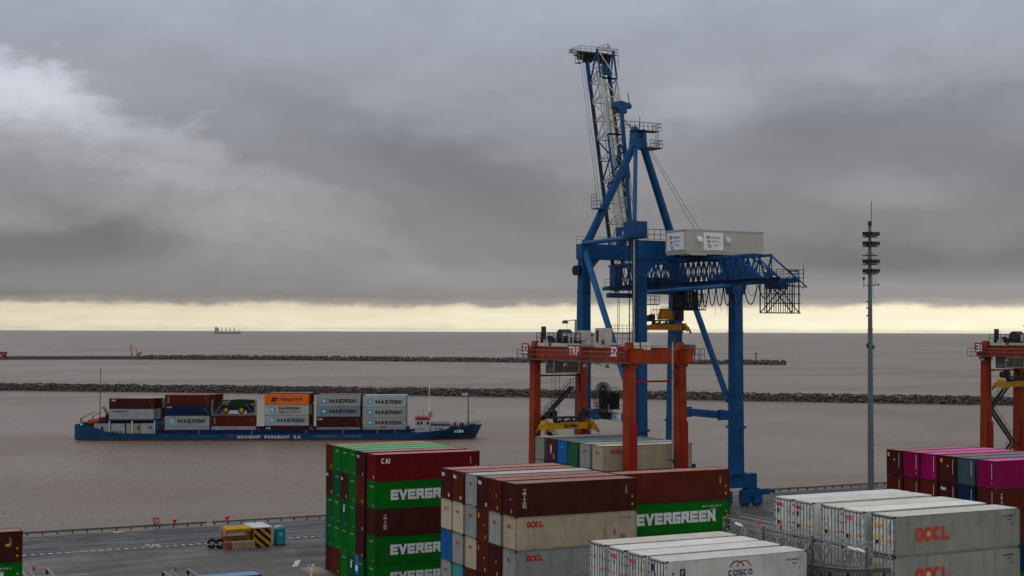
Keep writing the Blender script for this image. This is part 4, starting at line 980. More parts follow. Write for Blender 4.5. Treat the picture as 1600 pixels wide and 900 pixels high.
g.tube((c.x-1.7, c.y, c.z+.4), (c.x-1.95, c.y, c.z+1.7), .08, 5); g.tube((c.x+1.6, c.y, c.z+.4), (c.x+1.3, c.y, c.z+2.2), .08, 5)
T.part('sheaves', g, navy)
# hinge area clutter
g = MB(); g.box((UC-3.6, 199.8, 33.2), (UC+2.6, 200.8, 34.0)); T.part('hinge_beam', g, blue); g = MB(); g.box((UC-3.2, 198.5, 34.4), (UC-1.9, 200.4, 38.4)); T.part('hinge_cabinet', g, blue); g = MB(); g.box((UC-2.6, 198.0, 42), (UC-1.3, 199.4, 44.9)); T.part('latch_box', g, blue); g = MB(); g.box((UC-2.2, 197.97, 43.6), (UC-1.9, 197.99, 44.2)); T.part('latch_window', g, whitel)
# pendant lines that hang in the backreach
g = MB()
for i in range(4): g.tube((UC+4.4, 176+i*1.6, 33.5), (UC+4.4, 176+i*1.6, 30.6-.4*(i % 2)), .03, 4)
T.part('pendant_lines', g, dark)

# ------------------------------------------------------------ spreaders
def spreader(name, label, cu_, cv, z, L_=7.0, head=True, ropes_to=None, text=None, m_=None, group=None):
    S = Thing(name, (cu_, cv, z), label, 'spreader', group); m_ = m_ or yellow
    g = MB(); x0, x1 = cu_-L_/2, cu_+L_/2
    g.box((x0+.9, cv-.55, z+.15), (x1-.9, cv+.55, z+.95)); g.box((x0+2.2, cv-.75, z+.9), (x1-2.2, cv+.75, z+1.05)); S.part('main_beam', g, m_)
    for s_ in (-1, 1):
        g = MB(); xe = cu_+s_*(L_/2-.35); g.box((xe-.35, cv-1.2, z+.05), (xe+.35, cv+1.2, z+.7)); g.prism([(xe-.45,z+.7),(xe+.45,z+.7),(xe+.15,z+1.25),(xe-.25,z+1.25)], cv-.6, cv+.6)
        e = S.part('end_beam', g, m_); g = MB()
        for d_ in (-1.15, 1.15): g.bar((xe+s_*.3, cv+d_, z+.3), (xe+s_*.62, cv+d_*1.05, z-.35), .16, .3); g.tube((xe, cv+d_, z-.12), (xe, cv+d_, z+.1), .09, 8)
        S.part('flippers', g, yellowd, e)
    if head:
        g = MB(); g.box((cu_-2.6, cv-.7, z+1.5), (cu_+2.6, cv+.7, z+1.75)); 
        for s_ in (-1, 1): g.tube((cu_+s_*2.2, cv-.3, z+2.15), (cu_+s_*2.2, cv+.3, z+2.15), .55, 16); g.tube((cu_+s_*2.9, cv-.3, z+2.0), (cu_+s_*2.9, cv+.3, z+2.0), .5, 16)
        for s_ in (-1, 1): g.bar((cu_+s_*1.8, cv, z+1.0), (cu_+s_*1.8, cv, z+1.6), .4, .6)
        for i in range(9): g.box((cu_-1.9+i*.42, cv-.62, z+1.0), (cu_-1.65+i*.42, cv-.3, z+1.25+.12*(i % 3)))
        S.part('headblock', g, dark)
    if ropes_to:
        g = MB()
        for dx, dy in ((-2.2,-.3),(-2.2,.3),(2.2,-.3),(2.2,.3),(-1.3,0),(1.3,0)): g.tube((cu_+dx, cv+dy, z+2.1), (cu_+dx*.9, cv+dy*2, ropes_to), .03, 4)
        S.part('hoist_ropes', g, dark)
    if text: S.text(text, (cu_-.85, cv-.56, z+.35), RS, ink, 2.1, .4, .04)
    return S
S = spreader('container_spreader', 'orange-brown spreader with headblock hanging below the blue quay crane', UC-.2, 188.6, 27.7, 8.4, True, 33.6, None, yellow)
g = MB(); g.frustum((UC+.2, 188.6, 29.5), (2.4, 1.2), (UC+.2, 188.6, 31.3), (1.5, 1.0)); S.part('cable_basket', g, yellow)
g = MB(); g.rail([(UC-2.6, 188.2, 29.5), (UC-1.0, 188.2, 29.5)], 1.6, .6, .05); g.tube((UC-.8, 188.6, 31.5), (UC+2.2, 188.6, 31.5), .05, 5); g.box((UC+2.3, 188.1, 29.3), (UC+3.4, 189.1, 31.0)); S.part('basket_rails', g, dark)

# ------------------------------------------------------------ rubber-tyred gantry cranes
mwhite = P('machinery_white', (.46,.46,.44), .55, .2, .12, .5)
def rtg(u0, number, label, full=True):
    u1 = u0+6.9; vc, va = 136.7, 160.0; T = Thing('gantry_crane', (u0, vc, 0), label, 'gantry crane', 'orange gantry cranes over the container stacks')
    for u, v, tn in ((u0, vc, 0), (u1, vc, 1), (u0, va, 0), (u1, va, 1)):
        g = MB(); s_ = 1 if v == va else 1
        g.frustum((u, v+.15*(1 if v == va else -1), 2.2), (.98, 1.75), (u, v, 23.8), (.92, 1.25)); g.box((u-.56, v-.85, 23.5), (u+.56, v+.85, 23.8))
        lg = T.part('leg', g, orange)
        g = MB(); g.box((u-.495, v-.99, 3), (u+.495, v-.90, 17.2 if v == vc else 14)); T.part('repainted_patch', g, orange_red, lg)
    for v in (vc, va):
        g = MB(); g.box((u0-2.3, v-.6, 1.2), (u1+2.3, v+.6, 2.5)); sl = T.part('sill_beam', g, orange)
        g = MB()
        for u in (u0-1.4, u0+.6, u1-.6, u1+1.4): g.tube((u, v-.3, .78), (u, v+.3, .78), .78, 18)
        T.part('tyres', g, black, sl)
    for u in (u0, u1):
        g = MB(); g.box((u-.38, vc-2.2, 24.05), (u+.38, va+1.6, 25.6)); g.box((u-.5, vc-2.2, 25.55), (u+.5, va+1.6, 25.68)); g.box((u-.5, vc-2.2, 23.98), (u+.5, va+1.6, 24.1)); T.part('main_girder', g, orange)
    for v, nm in ((vc, 0), (va, 1)):
        g = MB(); g.box((u0+.4, v-.45, 23.95), (u1-.4, v+.45, 25.45))
        for u in (u0, u1): g.prism([(u-.6,23.8),(u+.6,23.8),(u+.6,25.5),(u+.34,25.7),(u+.22,26.35),(u-.22,26.35),(u-.34,25.7),(u-.6,25.5)], v-.55, v+.55)
        T.part('end_beam', g, orange)
        g = MB(); zb = 21.85; g.tube((u0+.45, v, zb), (u1-.45, v, zb), .11, 8); g.bar((u0+.45, v, zb), (u0+1.7, v, zb), .34, .26); g.bar((u1-1.7, v, zb), (u1-.45, v, zb), .34, .26); T.part('cross_tie', g, orange_red)
    # outer walkway with railing
    g = MB(); g.box((u0-1.45, vc-1.2, 23.95), (u0-.6, va+2.4, 24.05)); g.rail([(u0-1.42, vc-1.2, 24.05), (u0-1.42, va+2.4, 24.05), (u0-.6, va+2.4, 24.05)], 1.15, 1.9, .05)
    for i in range(6): v = vc+1+i*4.5; g.bar((u0-1.3, v, 23.9), (u0-.4, v, 23.5), .08)
    w = T.part('walkway', g, galv_dark)
    for i in range(5):
        g = MB(); v = vc+3.2+i*4.9; g.frustum((u0-1.1, v, 23.35), (.5, .5), (u0-1.1, v, 23.75), (.3, .3)); T.part('floodlight', g, galv, w)
    g = MB(); g.box((u1+.5, vc-1.2, 24.1), (u1+2.6, vc+1.4, 24.2)); g.rail([(u1+.5, vc-1.2, 24.2), (u1+2.6, vc-1.2, 24.2), (u1+2.6, vc+1.4, 24.2)], 1.4, .7, .04); g.box((u1+.9, vc-.6, 24.9), (u1+1.8, vc+1.2, 26.1)); g.rail([(u0+.6, vc-.4, 25.45), (u1-.4, vc-.4, 25.45)], .5, 1.4, .03, False); T.part('end_platform', g, galv_dark)
    g = MB(); g.box((u0+.7, vc+.2, 25.5), (u0+1.5, vc+1.0, 26.3)); g.box((u0+1.9, vc-.3, 25.5), (u0+2.7, vc+.5, 26.35)); T.part('control_boxes', g, cream)
    # number and name boards
    for v, txt, W in ((158.9, number, 1.9), (145.2, 'TRP', 3.4), (136.6, number, 1.9)):
        if v == 145.2 and number != '32': continue
        g = MB(); g.box((u0-1.56, v, 24.55), (u0-1.49, v+W, 26.05 if txt != 'TRP' else 25.95)); bd_ = T.part('sign_board', g, signred)
        if txt == 'TRP': T.text(txt, (u0-1.57, v+W*.88, 24.72), RE, whitel, W*.76, 1.05, .012, parent=bd_)
        else: block(bd_, txt, Vector((u0-1.57, v+W*.86, 24.75)) - Vector(T.off), RE, whitel, W*.72, 1.1, .17, .2)
    # trolley with white machinery
    g = MB(); g.box((u0-.3, 147.6, 25.75), (u1+.3, 158.8, 26.1)); tr = T.part('trolley_frame', g, mwhite)
    g = MB(); g.tube((u0+1.4, 155.2, 27.0), (u0+1.4, 156.0, 27.0), 1.0, 24) if False else g.tube((u0+1.2, 155.6, 26.9), (u0+2.6, 155.6, 26.9), .95, 24); g.tube((u0+2.2, 153.6, 26.8), (u0+4.8, 153.6, 26.8), .55, 16); g.box((u0-.1, 157.6, 26.1), (u0+.3, 158.2, 28.2)); g.tube((u0+.6, 151, 26.6), (u0+2.0, 151, 26.6), .42, 12); T.part('hoist_drum', g, dark, tr)
    g = MB(); g.box((u0+.2, 150.2, 26.1), (u0+2.6, 153.2, 27.4)); T.part('hoist_motor', g, mwhite, tr); g = MB(); g.box((u0+3.2, 150.5, 26.1), (u0+4.4, 152.8, 27.0)); T.part('gearbox', g, mwhite, tr); g = MB(); g.box((u0-.1, 156.4, 26.1), (u0+1.8, 158.6, 26.55)); T.part('pedestal', g, mwhite, tr); g = MB(); g.tube((u0+.2, 148.8, 26.8), (u0+1.2, 148.8, 26.8), .5, 14); T.part('brake_housing', g, mwhite, tr)
    g = MB(); g.box((u0-.2, 147.0, 26.5), (u0+.8, 149.0, 27.7)); T.part('electrical_box', g, mwhite, tr)
    g = MB(); g.box((u0+.2, 142.6, 25.7), (u0+1.2, 144.9, 28.0)); g.box((u0+.15, 143.3, 26.1), (u0+.19, 143.9, 27.5)); T.part('white_cabinet', g, mwhite)
    g = MB(); g.box((u0+.12, 143.95, 26.3), (u0+.18, 144.5, 27.7)); T.part('cabinet_grille', g, dark)
    g = MB(); g.tube((u0+.1, 142.9, 26.35), (u0+.18, 142.9, 26.35), .27, 14); g.tube((u0-.45, 155.3, 26.0), (u0-.35, 155.3, 26.0), .28, 14); T.part('lifebuoy', g, signred)
    g = MB(); g.rail([(u0-.3, 159, 26.1), (u0-.3, 147.6, 26.1)], 1.3, 1.1, .05); g.rail([(u1+.3, 147.6, 26.1), (u1+.3, 159, 26.1)], 1.2, 1.3, .03); T.part('trolley_rails', g, dark, tr)
    g = MB()
    for i in range(9):
        v_ = 148.2+i*1.15; g.box((u0-.2+.2*(i % 3), v_, 26.1), (u0+.25+.3*(i % 2), v_+.5, 26.35+.22*(i % 4)))
    for i in range(5): g.tube((u0+.0, 149.4+i*1.9, 26.2), (u0+1.8, 149.9+i*1.9, 26.8+.2*(i % 2)), .07, 5)
    T.part('cable_clutter', g, dark, tr)
    g = MB(); g.tube((u0+.2, 149.6, 26.1), (u0+.2, 149.6, 29.0), .16, 8); g.tube((u0+.2, 149.6, 29.0), (u0-.1, 151.2, 28.9), .06, 6); T.part('lamp_post', g, galv); g = MB(); g.frustum((u0-.15, 151.7, 28.55), (.5, .9), (u0-.15, 151.7, 28.95), (.3, .6)); g.tube((u0-.1, 151.4, 28.5), (u0-.1, 151.0, 26.9), .02, 4); T.part('lamp_head', g, P('lamp_dark_red', (.10,.03,.03), .5))
    # cabin below
    g = MB(); g.box((u0+1.0, 157.0, 22.3), (u0+1.25, 159.0, 23.9)); g.box((u0+1.0, 157.0, 23.75), (u0+4.9, 159.0, 23.95)); g.box((u0+1.0, 157.0, 22.2), (u0+4.9, 159.0, 22.35)); g.box((u0+2.4, 156.98, 22.3), (u0+2.5, 157.05, 23.9)); g.box((u0+4.75, 157.0, 22.3), (u0+4.9, 159.0, 23.9))
    cb = T.part('operator_cabin', g, galv); g = MB(); g.box((u0+1.2, 157.08, 22.35), (u0+4.8, 158.9, 23.75)); T.part('cabin_glass', g, glass, cb)
    # zigzag stair on the far legs
    g = MB(); v = 159.4
    def flight(ua, za, ub, zb):
        a = Vector((ua, v, za)); b_ = Vector((ub, v, zb)); g.bar(a, b_, .06, .38); g.bar(a+Vector((0,.7,0)), b_+Vector((0,.7,0)), .06, .38)
        n = int(abs(za-zb)/.24)
        for i in range(n): c = a+(b_-a)*(i+.5)/n; g.box((c.x-.14, v, c.z-.02), (c.x+.14, v+.7, c.z+.02))
        for dv_ in (0, .7): g.rail([a+Vector((0,dv_,.1)), b_+Vector((0,dv_,.1))], 1.0, 1.3, .03)
    flight(u1-1.6, 20.35, u0+.6, 15.9); flight(u0+.6, 15.9, u1-1.6, 10.6); flight(u1-1.6, 10.6, u0+.6, 5.8); flight(u0+.6, 5.8, u1-2.2, 1.9)
    for uu, zz in ((u1-1.6, 20.35), (u1-1.6, 10.6)): g.box((uu, v, zz-.06), (u1-.45, v+.75, zz)); g.rail([(uu, v, zz), (u1-.45, v, zz)], 1.1, .8, .03)
    for zz in (15.9, 5.8): g.box((u0+.45, v, zz-.06), (u0+1.2, v+.75, zz))
    g.path([(u1-.5, v+.3, 20.3), (u1-.5, v+.3, 24)], .03, 4); g.path([(u1-.1-.6, v+.3, 20.3), (u1-.1-.6, v+.3, 24)], .03, 4)
    T.part('stair', g, dark)
    return T
rtg(83.1, '32', 'orange gantry crane straddling a container stack in front of the blue crane legs, numbered 32')
rtg(161.5, '31', 'orange gantry crane cut by the right edge of the picture, numbered 31')
spreader('container_spreader', 'bright yellow spreader hanging inside the orange gantry numbered 32', 86.6, 157.6, 14.9, 7.3, True, 25.6, 'BROMMA', yellowp)
spreader('container_spreader', 'yellow spreader hoisted high inside the orange gantry numbered 31 at the right edge', 165.5, 157.6, 19.2, 7.3, True, 25.6, None, yellowp)

# ------------------------------------------------------------ light mast
mu, mv = 147.3, 170.0
T = Thing('floodlight_mast', (mu, mv, 0), 'tall grey floodlight mast with stacked lamp rings standing right of the blue crane', 'light mast')
g = MB(); g.tube((mu, mv, 0), (mu, mv, 12), .50, 12, .46); g.tube((mu, mv, 12), (mu, mv, 28), .45, 12, .37); g.tube((mu, mv, 28), (mu, mv, 44.4), .36, 12, .24); g.tube((mu, mv, 28), (mu, mv, 28.2), .43, 12); g.tube((mu, mv, 0), (mu, mv, .25), .95, 12)
T.part('pole', g, P('mast_grey_paint', (.115,.145,.175), .5, .1, .02, .2))
g = MB(); g.tube((mu+.35, mv, 44.2), (mu+.35, mv, 48.2), .05, 6); g.tube((mu, mv, 44.3), (mu, mv, 45.0), .3, 8); T.part('lightning_rod', g, dark)
for z, lampn in ((43.0, 6), (41.5, 6), (40.1, 0), (38.7, 6), (37.2, 6)):
    g = MB(); g.box((mu-1.5, mv-.09, z-.54), (mu+1.5, mv+.09, z-.42)); g.box((mu-.06, mv-1.2, z-.5), (mu+.06, mv+1.2, z-.42)); g.box((mu-1.2, mv-.45, z-.48), (mu+1.2, mv-.35, z-.42)); g.bar((mu, mv, z+.2), (mu+.9, mv, z-.45), .06); g.bar((mu, mv, z+.2), (mu-.9, mv, z-.45), .06)
    br = T.part('bracket', g, dark)
    for k in range(lampn):
        a = [(-1.15,-.3),(-.62,-.5),(0,-.75),(.62,-.5),(1.15,-.3),(.3,.8)][k]; g = MB(); c = Vector((mu+a[0], mv+a[1], z))
        g.prism([(c.x-.42,c.z+.26),(c.x+.42,c.z+.32),(c.x+.3,c.z-.28),(c.x-.28,c.z-.34)], c.y-.28, c.y+.28); T.part('floodlight', g, dark, br)
g = MB(); g.box((mu-1.2, mv-.06, 34.9), (mu+1.2, mv+.06, 35.0)); g.bar((mu-.1, mv, 35.5), (mu+1.0, mv, 34.9), .06); g.tube((mu-1.25, mv, 34.6), (mu-1.25, mv, 36.0), .05, 5); g.box((mu-1.4, mv-.1, 35.8), (mu-1.1, mv+.1, 36.2)); g.tube((mu+1.1, mv, 34.9), (mu+1.2, mv, 35.9), .04, 5); g.tube((mu+1.6, mv, 35.1), (mu+1.75, mv, 35.1), .16, 8); g.tube((mu+.55, mv, 36.8), (mu+.6, mv, 33.2), .03, 4)
for z in (32.6, 31.6, 30.4): g.bar((mu, mv, z), (mu-.6, mv, z-.1), .05); g.tube((mu-.62, mv, z-.1), (mu-.62, mv, z-.32), .12, 8)
g.box((mu-.7, mv-.1, 25.2), (mu-.5, mv+.1, 25.9)); g.box((mu+.5, mv-.1, 25.0), (mu+.75, mv+.1, 25.6))
T.part('camera_bracket', g, dark)
g = MB()
for z in range(4, 36): g.bar((mu+.3, mv-.35, z), (mu+.62, mv-.5, z), .03)
T.part('climbing_pegs', g, dark)

# slim camera pole between the stacks
T = Thing('camera_pole', (83.33, 128, 0), 'slim grey camera pole in front of the right leg of gantry 32', 'pole')
g = MB(); g.tube((83.33, 128, 0), (83.33, 128, 26.5), .13, 8, .09); T.part('pole', g, galv)
g = MB(); g.box((82.8, 127.8, 13.6), (84.0, 128.0, 13.72)); g.box((83.3, 127.7, 13.3), (83.8, 128.1, 13.6)); g.bar((83.33, 128, 26.4), (83.8, 128, 26.9), .16, .2); g.box((83.1,127.8,23.2),(83.9,127.95,23.3)); T.part('cameras', g, dark)

# ------------------------------------------------------------ quay edge
def guard(u0, u1, label):
    T = Thing('guard_rail', ((u0+u1)/2, 196, 0), label, 'guard rail', 'low rails along the quay edge'); g = MB()
    g.box((u0, 195.9, .32), (u1, 196.15, .56)); g.box((u0, 195.93, .2), (u1, 196.0, .25)); T.part('rail', g, galv_dark)
    u = u0+.3
    while u < u1:
        g = MB(); g.box((u-.07, 195.86, 0), (u+.07, 196.1, .33)); T.part('post', g, dark); u += 1.95
guard(-8, 49.6, 'long low grey rail on posts along the quay edge at left')
guard(50.4, 80.2, 'low grey steel rail between the orange bollard and the green container stack')
guard(143.5, 186, 'low grey rail on the quay edge right of the blue crane')
def bollard(u, v, label):
    T = Thing('bollard', (u, v, 0), label, 'bollard', 'orange bollards on the quay edge'); g = MB()
    g.tube((u, v, 0), (u, v, .45), .24, 14, .18); g.tube((u, v, .45), (u, v, .68), .2, 14, .52); g.tube((u, v, .68), (u, v, .80), .52, 14, .38); T.part('head', g, orangeb)
    g = MB(); g.tube((u, v, 0), (u, v, .08), .55, 14); T.part('base_plate', g, dark)
bollard(45.75, 198.9, 'orange mushroom bollard just right of the round red lifebuoy'); bollard(53.3, 198.9, 'orange mushroom bollard above the yellow canopied cage')
T = Thing('lifebuoy_stand', (42.4, 195.5, 0), 'red and white lifebuoy on a short post at the quay rail', 'lifebuoy')
g = MB(); n = 24
for i in range(n):
    a0, a1 = 2*pi*i/n, 2*pi*(i+1)/n; g.tube((42.4+.42*cos(a0), 195.4, 1.15+.42*sin(a0)), (42.4+.42*cos(a1), 195.4, 1.15+.42*sin(a1)), .11, 6, mi=1 if i % 6 == 0 else 0)
T.part('ring', g, [redp, white]); g = MB(); g.box((42.35, 195.55, 0), (42.45, 195.65, 1.5)); T.part('post', g, dark)
T = Thing('pale_heap', (37, 193.6, 0), 'small pale coil lying on the ground by the quay rail at left', 'coil'); g = MB()  # heap of white debris, drawn as loose loops
for i in range(14):
    a0, a1 = i*.9, (i+1)*.9; r_ = .9-.05*i; g.tube((37+r_*cos(a0), 193.6+r_*.5*sin(a0), .06+.01*i), (37+r_*cos(a1), 193.6+r_*.5*sin(a1), .06+.01*i), .05, 5)
T.part('heap_loops', g, cream)

# ------------------------------------------------------------ hut, toilet, cage on the apron
striped_b = P('hut_black_stripe', (.012,.011,.010), .5, .1, 0, .2); striped_y = P('hut_amber_stripe', (.60,.30,.02), .5, .12, .03, .25)
def striped_wall(mb, P0, du, dz, n, w=.56, slope=1.15):
    """stripes as polygons clipped to a rectangle: P0 corner, du horizontal vector, dz height; n unused"""
    L_ = du.length; e = du.normalized()
    def clip(poly, axis, lim, keep_less):
        out = []
        for i in range(len(poly)):
            a, b_ = poly[i], poly[(i+1) % len(poly)]; ia = (a[axis] <= lim) == keep_less or a[axis] == lim; ib = (b_[axis] <= lim) == keep_less or b_[axis] == lim
            if ia: out.append(a)
            if ia != ib:
                t = (lim-a[axis])/(b_[axis]-a[axis]); out.append((a[0]+(b_[0]-a[0])*t, a[1]+(b_[1]-a[1])*t))
        return out
    x = -4.0; k = 0
    while x < L_+6:
        poly = [(x, 0), (x+w, 0), (x+w-slope*dz, dz), (x-slope*dz, dz)]
        for ax, lim, kl in ((0, L_, True), (0, 0, False)):
            if len(poly) > 2: poly = clip(poly, ax, lim, kl)
        if len(poly) > 2:
            v = [tuple(P0 + e*a + Vector((0,0,b_))) for a, b_ in poly]; mb.add(v, [tuple(range(len(v)))], k % 2)
        x += w; k += 1
T = Thing('striped_hut', (51.1, 175.6, 0), 'small hut painted in diagonal black and yellow stripes with a white roof', 'hut')
g = MB(); g.box((50.03, 173.53, 0), (52.17, 177.77, 2.4)); T.part('walls', g, striped_b)
g = MB(); striped_wall(g, Vector((50.0, 173.5, .0)), Vector((2.2, 0, 0)), 2.42, 0); striped_wall(g, Vector((50.0, 177.8, .0)), Vector((0, -4.3, 0)), 2.42, 0); T.part('stripes', g, [striped_b, striped_y])
g = MB(); g.box((49.85, 173.35, 2.42), (52.35, 177.95, 2.55)); T.part('roof', g, P('hut_roof_sheet', (.52,.55,.58), .5, .08, 0, .1))
g = MB(); g.box((49.95, 175.3, .9), (49.985, 176.6, 2.0)); T.part('window', g, glass); g = MB(); g.box((49.93, 175.2, .8), (49.96, 176.7, .9)); g.box((49.93, 175.2, 2.0), (49.96, 176.7, 2.1)); T.part('window_frame', g, galv)
T = Thing('portable_toilet', (53.7, 174.6, 0), 'blue-green portable toilet cabin right of the striped hut', 'portable toilet')
g = MB(); g.box((53.1, 174.0, .1), (54.25, 175.2, 2.1)); T.part('cabin', g, teal); g = MB(); g.prism([(53.05,2.1),(54.3,2.1),(54.2,2.32),(53.9,2.42),(53.4,2.42),(53.15,2.32)], 173.95, 175.25); T.part('roof', g, P('toilet_roof', (.25,.45,.50), .5))
g = MB(); g.box((53.2, 173.96, .15), (53.95, 173.995, 2.0)); T.part('door', g, P('toilet_door_teal', (.02,.28,.36), .45)); T.text('BASANI', (53.45, 173.95, 1.65), RS, whitel, .45, .12) if False else None
g = MB(); g.box((53.45,173.95,1.5),(53.9,173.958,1.56)); g.box((53.45,173.95,1.3),(53.85,173.958,1.36)); T.part('door_marks', g, whitel); g = MB(); g.box((53.05,173.95,0),(54.3,175.25,.1)); T.part('skid', g, black)
T = Thing('rest_shelter', (48.2, 175.2, 0), 'open yellow steel cage with canopy roof standing left of the striped hut', 'shelter')
g = MB(); g.prism([(174.1,2.05),(174.0,2.4),(174.6,2.62),(176.3,2.55),(176.3,2.05)], 46.5, 49.8, 'x'); T.part('canopy', g, yellowp)
g = MB()
for u in (46.55, 49.7):
    for v in (174.1, 176.2): g.box((u, v, 0), (u+.09, v+.09, 2.06))
g.box((46.55,174.1,1.98),(49.79,174.16,2.06)); T.part('posts', g, orange)
g = MB(); g.box((46.6,176.15,.35),(49.75,176.2,1.25)); g.box((49.7,174.1,.3),(49.76,176.2,2.0)); g.box((46.6,174.3,0.02),(49.7,176.1,.1)); T.part('panels', g, yellow)
T = Thing('striped_barrier', (48.4, 173.1, 0), 'low concrete barrier with orange and white diagonal stripes in front of the yellow cage', 'barrier')
g = MB(); g.box((47.0,172.83,0),(49.9,173.6,.95)); T.part('block', g, P('barrier_concrete', (.28,.27,.25), .8, .2, 0, .4)); g = MB(); striped_wall(g, Vector((47.0,172.8,.12)), Vector((2.9,0,0)), .7, 0, .27, -.6); T.part('stripes', g, [P('barrier_pale', (.36,.34,.30), .7), P('barrier_orange', (.52,.22,.03), .6, .2, 0, .3)])
g = MB(); g.box((46.2,172.9,0),(46.96,175.0,.9)); striped_wall(g, Vector((46.17,175.0,.1)), Vector((0,-2.1,0)), .7, 0, .3, .8) if False else None; T.part('end_block', g, P('barrier_red', (.30,.07,.05), .7, .3, 0, .4))
for i, (u, v, lb) in enumerate(((45.0, 175.2, 'black tyre fender with pale stripes, the left of the pair beside the yellow cage'), (45.9, 174.7, 'black tyre fender with pale stripes, the right of the pair touching the yellow cage'))):
    T = Thing('tyre_fender', (u, v, 0), lb, 'tyre', 'tyre fenders beside the cage'); g = MB(); n = 20
    for k in range(n):
        a0, a1 = 2*pi*k/n, 2*pi*(k+1)/n; g.tube((u+.45*cos(a0), v, .62+.45*sin(a0)), (u+.45*cos(a1), v, .62+.45*sin(a1)), .19, 8, mi=1 if k % 10 == 0 else 0)
    T.part('tyre', g, [black, cream])
# blue sign in front of the green stack
T = Thing('yard_sign', (51.6, 139.6, 0), 'blue portrait yard sign on a post in front of the green stack', 'sign'); g = MB(); g.box((52.0, 140.9, 1.5), (52.06, 141.9, 3.6)); p_ = T.part('board', g, P('sign_blue', (.01,.12,.45), .4)); g = MB(); g.box((51.98, 141.05, 1.9), (51.99, 141.75, 2.5)); T.part('pictogram', g, whitel, p_)
g = MB(); g.box((52.08,141.3,0),(52.2,141.42,3.6)); T.part('post', g, dark)
T = Thing('wooden_crate_posts', (51.9, 141.4, 0), 'pair of short wooden posts at the foot of the green stack', 'posts'); g = MB(); g.box((51.5,141.9,0),(51.8,142.3,1.15)); g.box((51.7,140.7,0),(52.0,141.1,1.2)); g.box((51.6,140.6,.9),(51.75,142.2,1.0)); T.part('timber', g, P('weathered_wood', (.22,.13,.06), .8, .25, 0, .3))

# ------------------------------------------------------------ curved truss gangway between the refrigerated blocks
T = Thing('gangway', (67.2, 85, 0), 'curved grey steel truss gangway with handrails between the two white refrigerated blocks', 'gangway')
def gz(v): return 11.15 - .9*(1-((v-85)/9.2)**2)*(.4 if v > 85 else 1.0)
g = MB(); dk = MB(); N_ = 16; vs_ = [76.6+i*(94.6-76.6)/N_ for i in range(N_+1)]
for u in (66.5, 68.1):
    g = MB()
    for a, b_ in zip(vs_, vs_[1:]):
        g.bar((u, a, gz(a)), (u, b_, gz(b_)), .10, .16); g.tube((u, a, 12.45), (u, b_, 12.45), .05, 5); g.tube((u, a, 11.95), (u, b_, 11.95), .035, 5)
    for i, a in enumerate(vs_):
        g.tube((u, a, gz(a)), (u, a, 12.45), .045, 5)
        if i < N_: g.bar((u, a if i % 2 else vs_[i+1], gz(a if i % 2 else vs_[i+1])), (u, vs_[i+1] if i % 2 else a, 11.95), .08)
    T.part('truss', g, galv)
for a, b_ in zip(vs_, vs_[1:]):
    dk.add([(66.45, a, gz(a)-.02), (68.15, a, gz(a)-.02), (68.15, b_, gz(b_)-.02), (66.45, b_, gz(b_)-.02), (66.45, a, gz(a)-.30), (68.15, a, gz(a)-.30), (68.15, b_, gz(b_)-.30), (66.45, b_, gz(b_)-.30)], [(0,1,2,3),(4,7,6,5),(0,4,5,1),(1,5,6,2),(2,6,7,3),(3,7,4,0)])
T.part('deck', dk, P('gangway_deck', (.11,.105,.10), .7, .2, .1, .3))
g = MB()
for v in (77.2, 83.2, 89.2, 94.2): g.tube((66.5, v, 0), (66.5, v, 12.4), .09, 8); g.tube((68.1, v, 0), (68.1, v, gz(v)), .09, 8)
for v in (83.2, 89.2): g.bar((66.5, v, 10.6), (66.5, v-1.6, 8.8), .08); g.bar((66.5, v, 10.6), (66.5, v+1.6, 8.8), .08)
T.part('supports', g, galv_dark)
for v in (94.0, 89.9, 87.0):
    g = MB(); g.tube((66.5, v, 12.45), (66.5, v, 12.62), .10, 8); g.tube((66.5, v, 12.62), (66.5, v, 12.78), .13, 8, .08); T.part('beacon', g, redp if v < 88 else orangeb)
for v in (92.3, 78.6, 77.7): g = MB(); g.tube((66.4, v-.45, 12.1), (66.4, v+.45, 12.2), .10, 8); T.part('tube_lamp', g, whitel)
g = MB()
for lvl in (8.4, 5.5, 2.7): g.box((66.6, 77.0, lvl), (68.0, 94.0, lvl+.08)); g.rail([(66.6, 77.0, lvl+.08), (66.6, 94.0, lvl+.08)], 1.1, 2.0, .035)
T.part('lower_platforms', g, galv_dark)
# end of the same kind of rack at the right picture edge
T = Thing('rack_frame', (82.0, 76, 0), 'grey lattice rack frame standing at the right end of the white refrigerated block', 'frame'); g = MB()
for v in (75.0, 76.4):
    g.tube((81.9, v, 0), (81.9, v, 15.1), .09, 8); g.tube((83.3, v, 0), (83.3, v, 15.1), .09, 8)
for z in (15.1, 13.9, 12.6, 11.3, 10.0, 8.7):
    for a, b_ in (((81.9,75.0),(83.3,75.0)), ((81.9,76.4),(83.3,76.4)), ((81.9,75.0),(81.9,76.4)), ((83.3,75.0),(83.3,76.4))): g.bar((*a, z), (*b_, z), .08)
    g.bar((81.9, 75.0, z), (83.3, 75.0, z-1.2), .06)
T.part('lattice', g, galv); g = MB(); g.tube((82.2, 75.4, 15.1), (82.2, 75.4, 15.4), .15, 8); T.part('beacon', g, orangeb)

